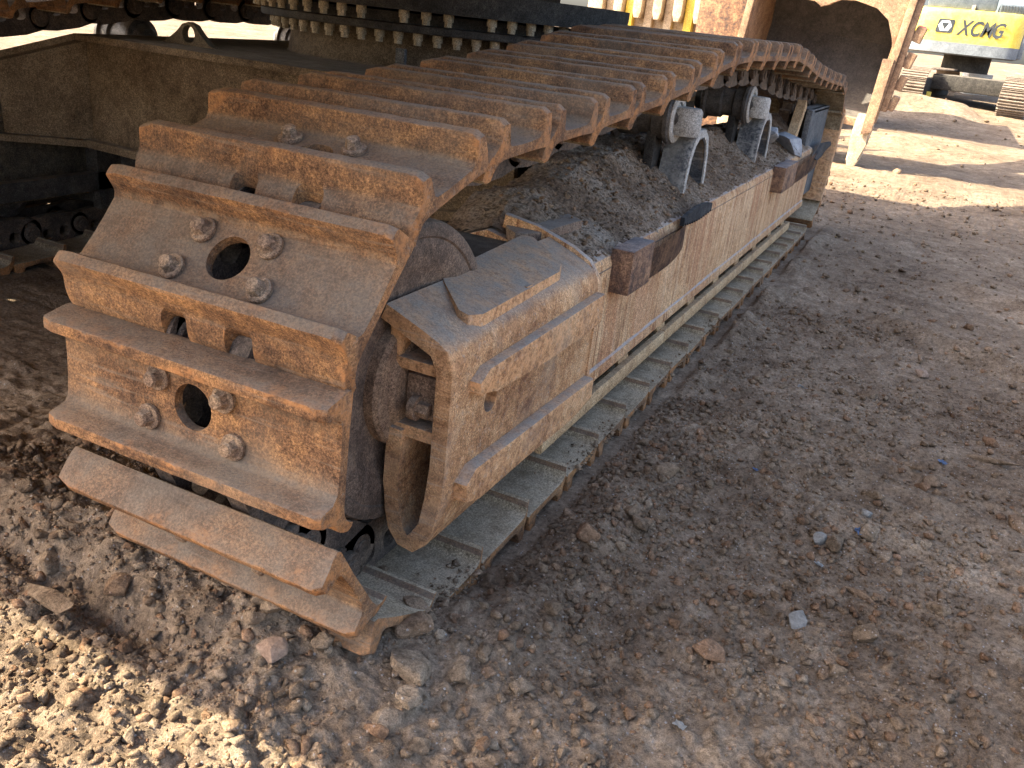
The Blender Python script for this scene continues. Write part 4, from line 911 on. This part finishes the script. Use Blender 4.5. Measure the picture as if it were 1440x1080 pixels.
em = ylink('emblem', prismmesh([(a - 0.20, b + 0.06) for a, b in ((-0.52, 1.55), (-0.17, 1.55), (-0.14, 1.58), (-0.12, 1.85), (-0.15, 1.88), (-0.48, 1.88), (-0.51, 1.85), (-0.545, 1.58))], 'y', -0.092, -0.05, 0, 0.0, 'emblem'), 'logo', cwt)
ylink('emblem_hexagon', prismmesh([(a - 0.20, b + 0.06) for a, b in ((-0.50, 1.715), (-0.43, 1.835), (-0.24, 1.835), (-0.17, 1.715), (-0.24, 1.595), (-0.43, 1.595))], 'y', -0.098, -0.0925, 0, 0.0, 'hex'), 'logo_white', em)
ylink('emblem_triangle', prismmesh([(a - 0.20, b + 0.06) for a, b in ((-0.425, 1.785), (-0.245, 1.785), (-0.335, 1.62))], 'y', -0.104, -0.0985, 0, 0.0, 'tri'), 'logo', em)
ylink('reflector', prismmesh([(-1.18, 1.74), (-0.98, 1.70), (-0.90, 1.66), (-1.1, 1.68)], 'y', -0.075, -0.03, 0, 0.0, 'reflector'), 'red', cwt)
hb = ylink('hood', boxmesh(-1.1, 0.55, 0.15, 2.2, 2.202, 2.85, 0.08, 'hood'), 'glassy')
ylink('grille', boxmesh(0.62, 1.3, 0.2, 2.2, 2.202, 2.41, 0.02, 'grille'), 'glassy', hb)
bm = bmesh.new()
for k in range(9): box(bm, 0.66 + k * 0.07, 0.70 + k * 0.07, 0.185, 0.199, 2.24, 2.38)
ylink('grille_slots', mesh_from(bm, 'slots'), 'logo', hb)
ylink('hood_latch', boxmesh(-0.02, 0.06, 0.02, 0.15, 2.201, 2.32, 0.01, 'latch'), 'tooth', hb)
ylink('house', boxmesh(-1.38, 1.38, 0.56, 3.6, 1.12, 2.199, 0.05, 'house'), 'greyband')
ylink('side_tank', boxmesh(1.1, 1.45, 0.3, 1.6, 1.15, 1.55, 0.03, 'side_tank'), 'greyband')
ylink('cab', boxmesh(-1.38, -0.45, 2.3, 4.2, 2.2, 3.1, 0.08, 'cab'), 'glassy')
ylink('handrail', boxmesh(1.30, 1.36, 0.3, 2.4, 2.30, 3.2, 0.02, 'handrail'), 'glassy')
ylink('turntable', lathemesh([(0.70, 0), (0.70, 0.6), (1.12, 0.6), (1.12, 0)], 'z', 40, (0.2, 1.2, 0), 'turntable'), 'dark')
# crawler undercarriage, turned against the house
ROTU = math.radians(-9)
Mu = Matrix.Translation((0.62, -1.0, -0.16)) @ Matrix.Rotation(ROTU, 4, 'Z')
def ulink(name, me, mat, parent=None):
    me.transform(Mu); return ylink(name, me, mat, parent)
ulink('car_body', boxmesh(-0.95, 0.95, -0.9, 0.9, 0.42, 0.78, 0.05, 'car_body'), 'dark')
ulink('blade_bracket', boxmesh(-0.98, -0.84, -1.2, -1.0, 0.10, 0.35, 0.02, 'bracket'), 'yellow')
shoe_f = prismmesh([(-0.095, -0.05), (-0.09, -0.03), (-0.075, -0.028), (-0.07, 0.0), (-0.055, 0.0), (-0.05, -0.028), (-0.01, -0.028), (-0.005, 0.0), (0.01, 0.0), (0.015, -0.028), (0.06, -0.028), (0.065, 0.0), (0.08, 0.0), (0.085, -0.05)], 'x', -0.3, 0.3, 0, 0.0, 'far_shoe')
shoe_f.materials.append(M['fartrack'])
Lh, rr_ = 1.75, 0.46
for sx in (-1.12, 1.12):
    tf = ulink('track_frame', boxmesh(sx - 0.2, sx + 0.2, -Lh, Lh, 0.22, 0.66, 0.06, 'track_frame'), 'dark')
    ulink('idler', lathemesh([(sx - 0.1, 0), (sx - 0.1, 0.36), (sx + 0.1, 0.36), (sx + 0.1, 0)], 'x', 28, (0, -Lh, 0.46), 'idler'), 'dark')
    per = 4 * Lh + 2 * PI * rr_; n = 46
    for k in range(n):
        s_ = k * per / n
        if s_ < 2 * Lh: py, pz, ph = -Lh + s_, 0.46 + rr_, 0.0
        elif s_ < 2 * Lh + PI * rr_: a = PI / 2 - (s_ - 2 * Lh) / rr_; py, pz, ph = Lh + rr_ * math.cos(a), 0.46 + rr_ * math.sin(a), a - PI / 2
        elif s_ < 4 * Lh + PI * rr_: py, pz, ph = Lh - (s_ - 2 * Lh - PI * rr_), 0.46 - rr_, PI
        else: a = -PI / 2 - (s_ - 4 * Lh - PI * rr_) / rr_; py, pz, ph = -Lh + rr_ * math.cos(a), 0.46 + rr_ * math.sin(a), a - PI / 2
        o = bpy.data.objects.new('track_shoe', shoe_f); COL.objects.link(o); o.parent = YX
        mm = Matrix.Translation((0, -2, 0)) @ Mu @ Matrix.Translation((sx, py, pz)) @ Matrix.Rotation(ph, 4, 'X')
        o.matrix_local = mm
bx, by = 0.35, 29.5
o = link('concrete_block', boxmesh(-0.35, 0.35, -0.3, 0.3, -0.1, 0.6, 0.03, 'concrete_block'), 'concrete', None, (bx + 1.0, by, gz(bx + 1, by))); o.rotation_euler.z = 0.3
tag(o, 'pale concrete block standing behind the yellow excavator tracks', 'block')
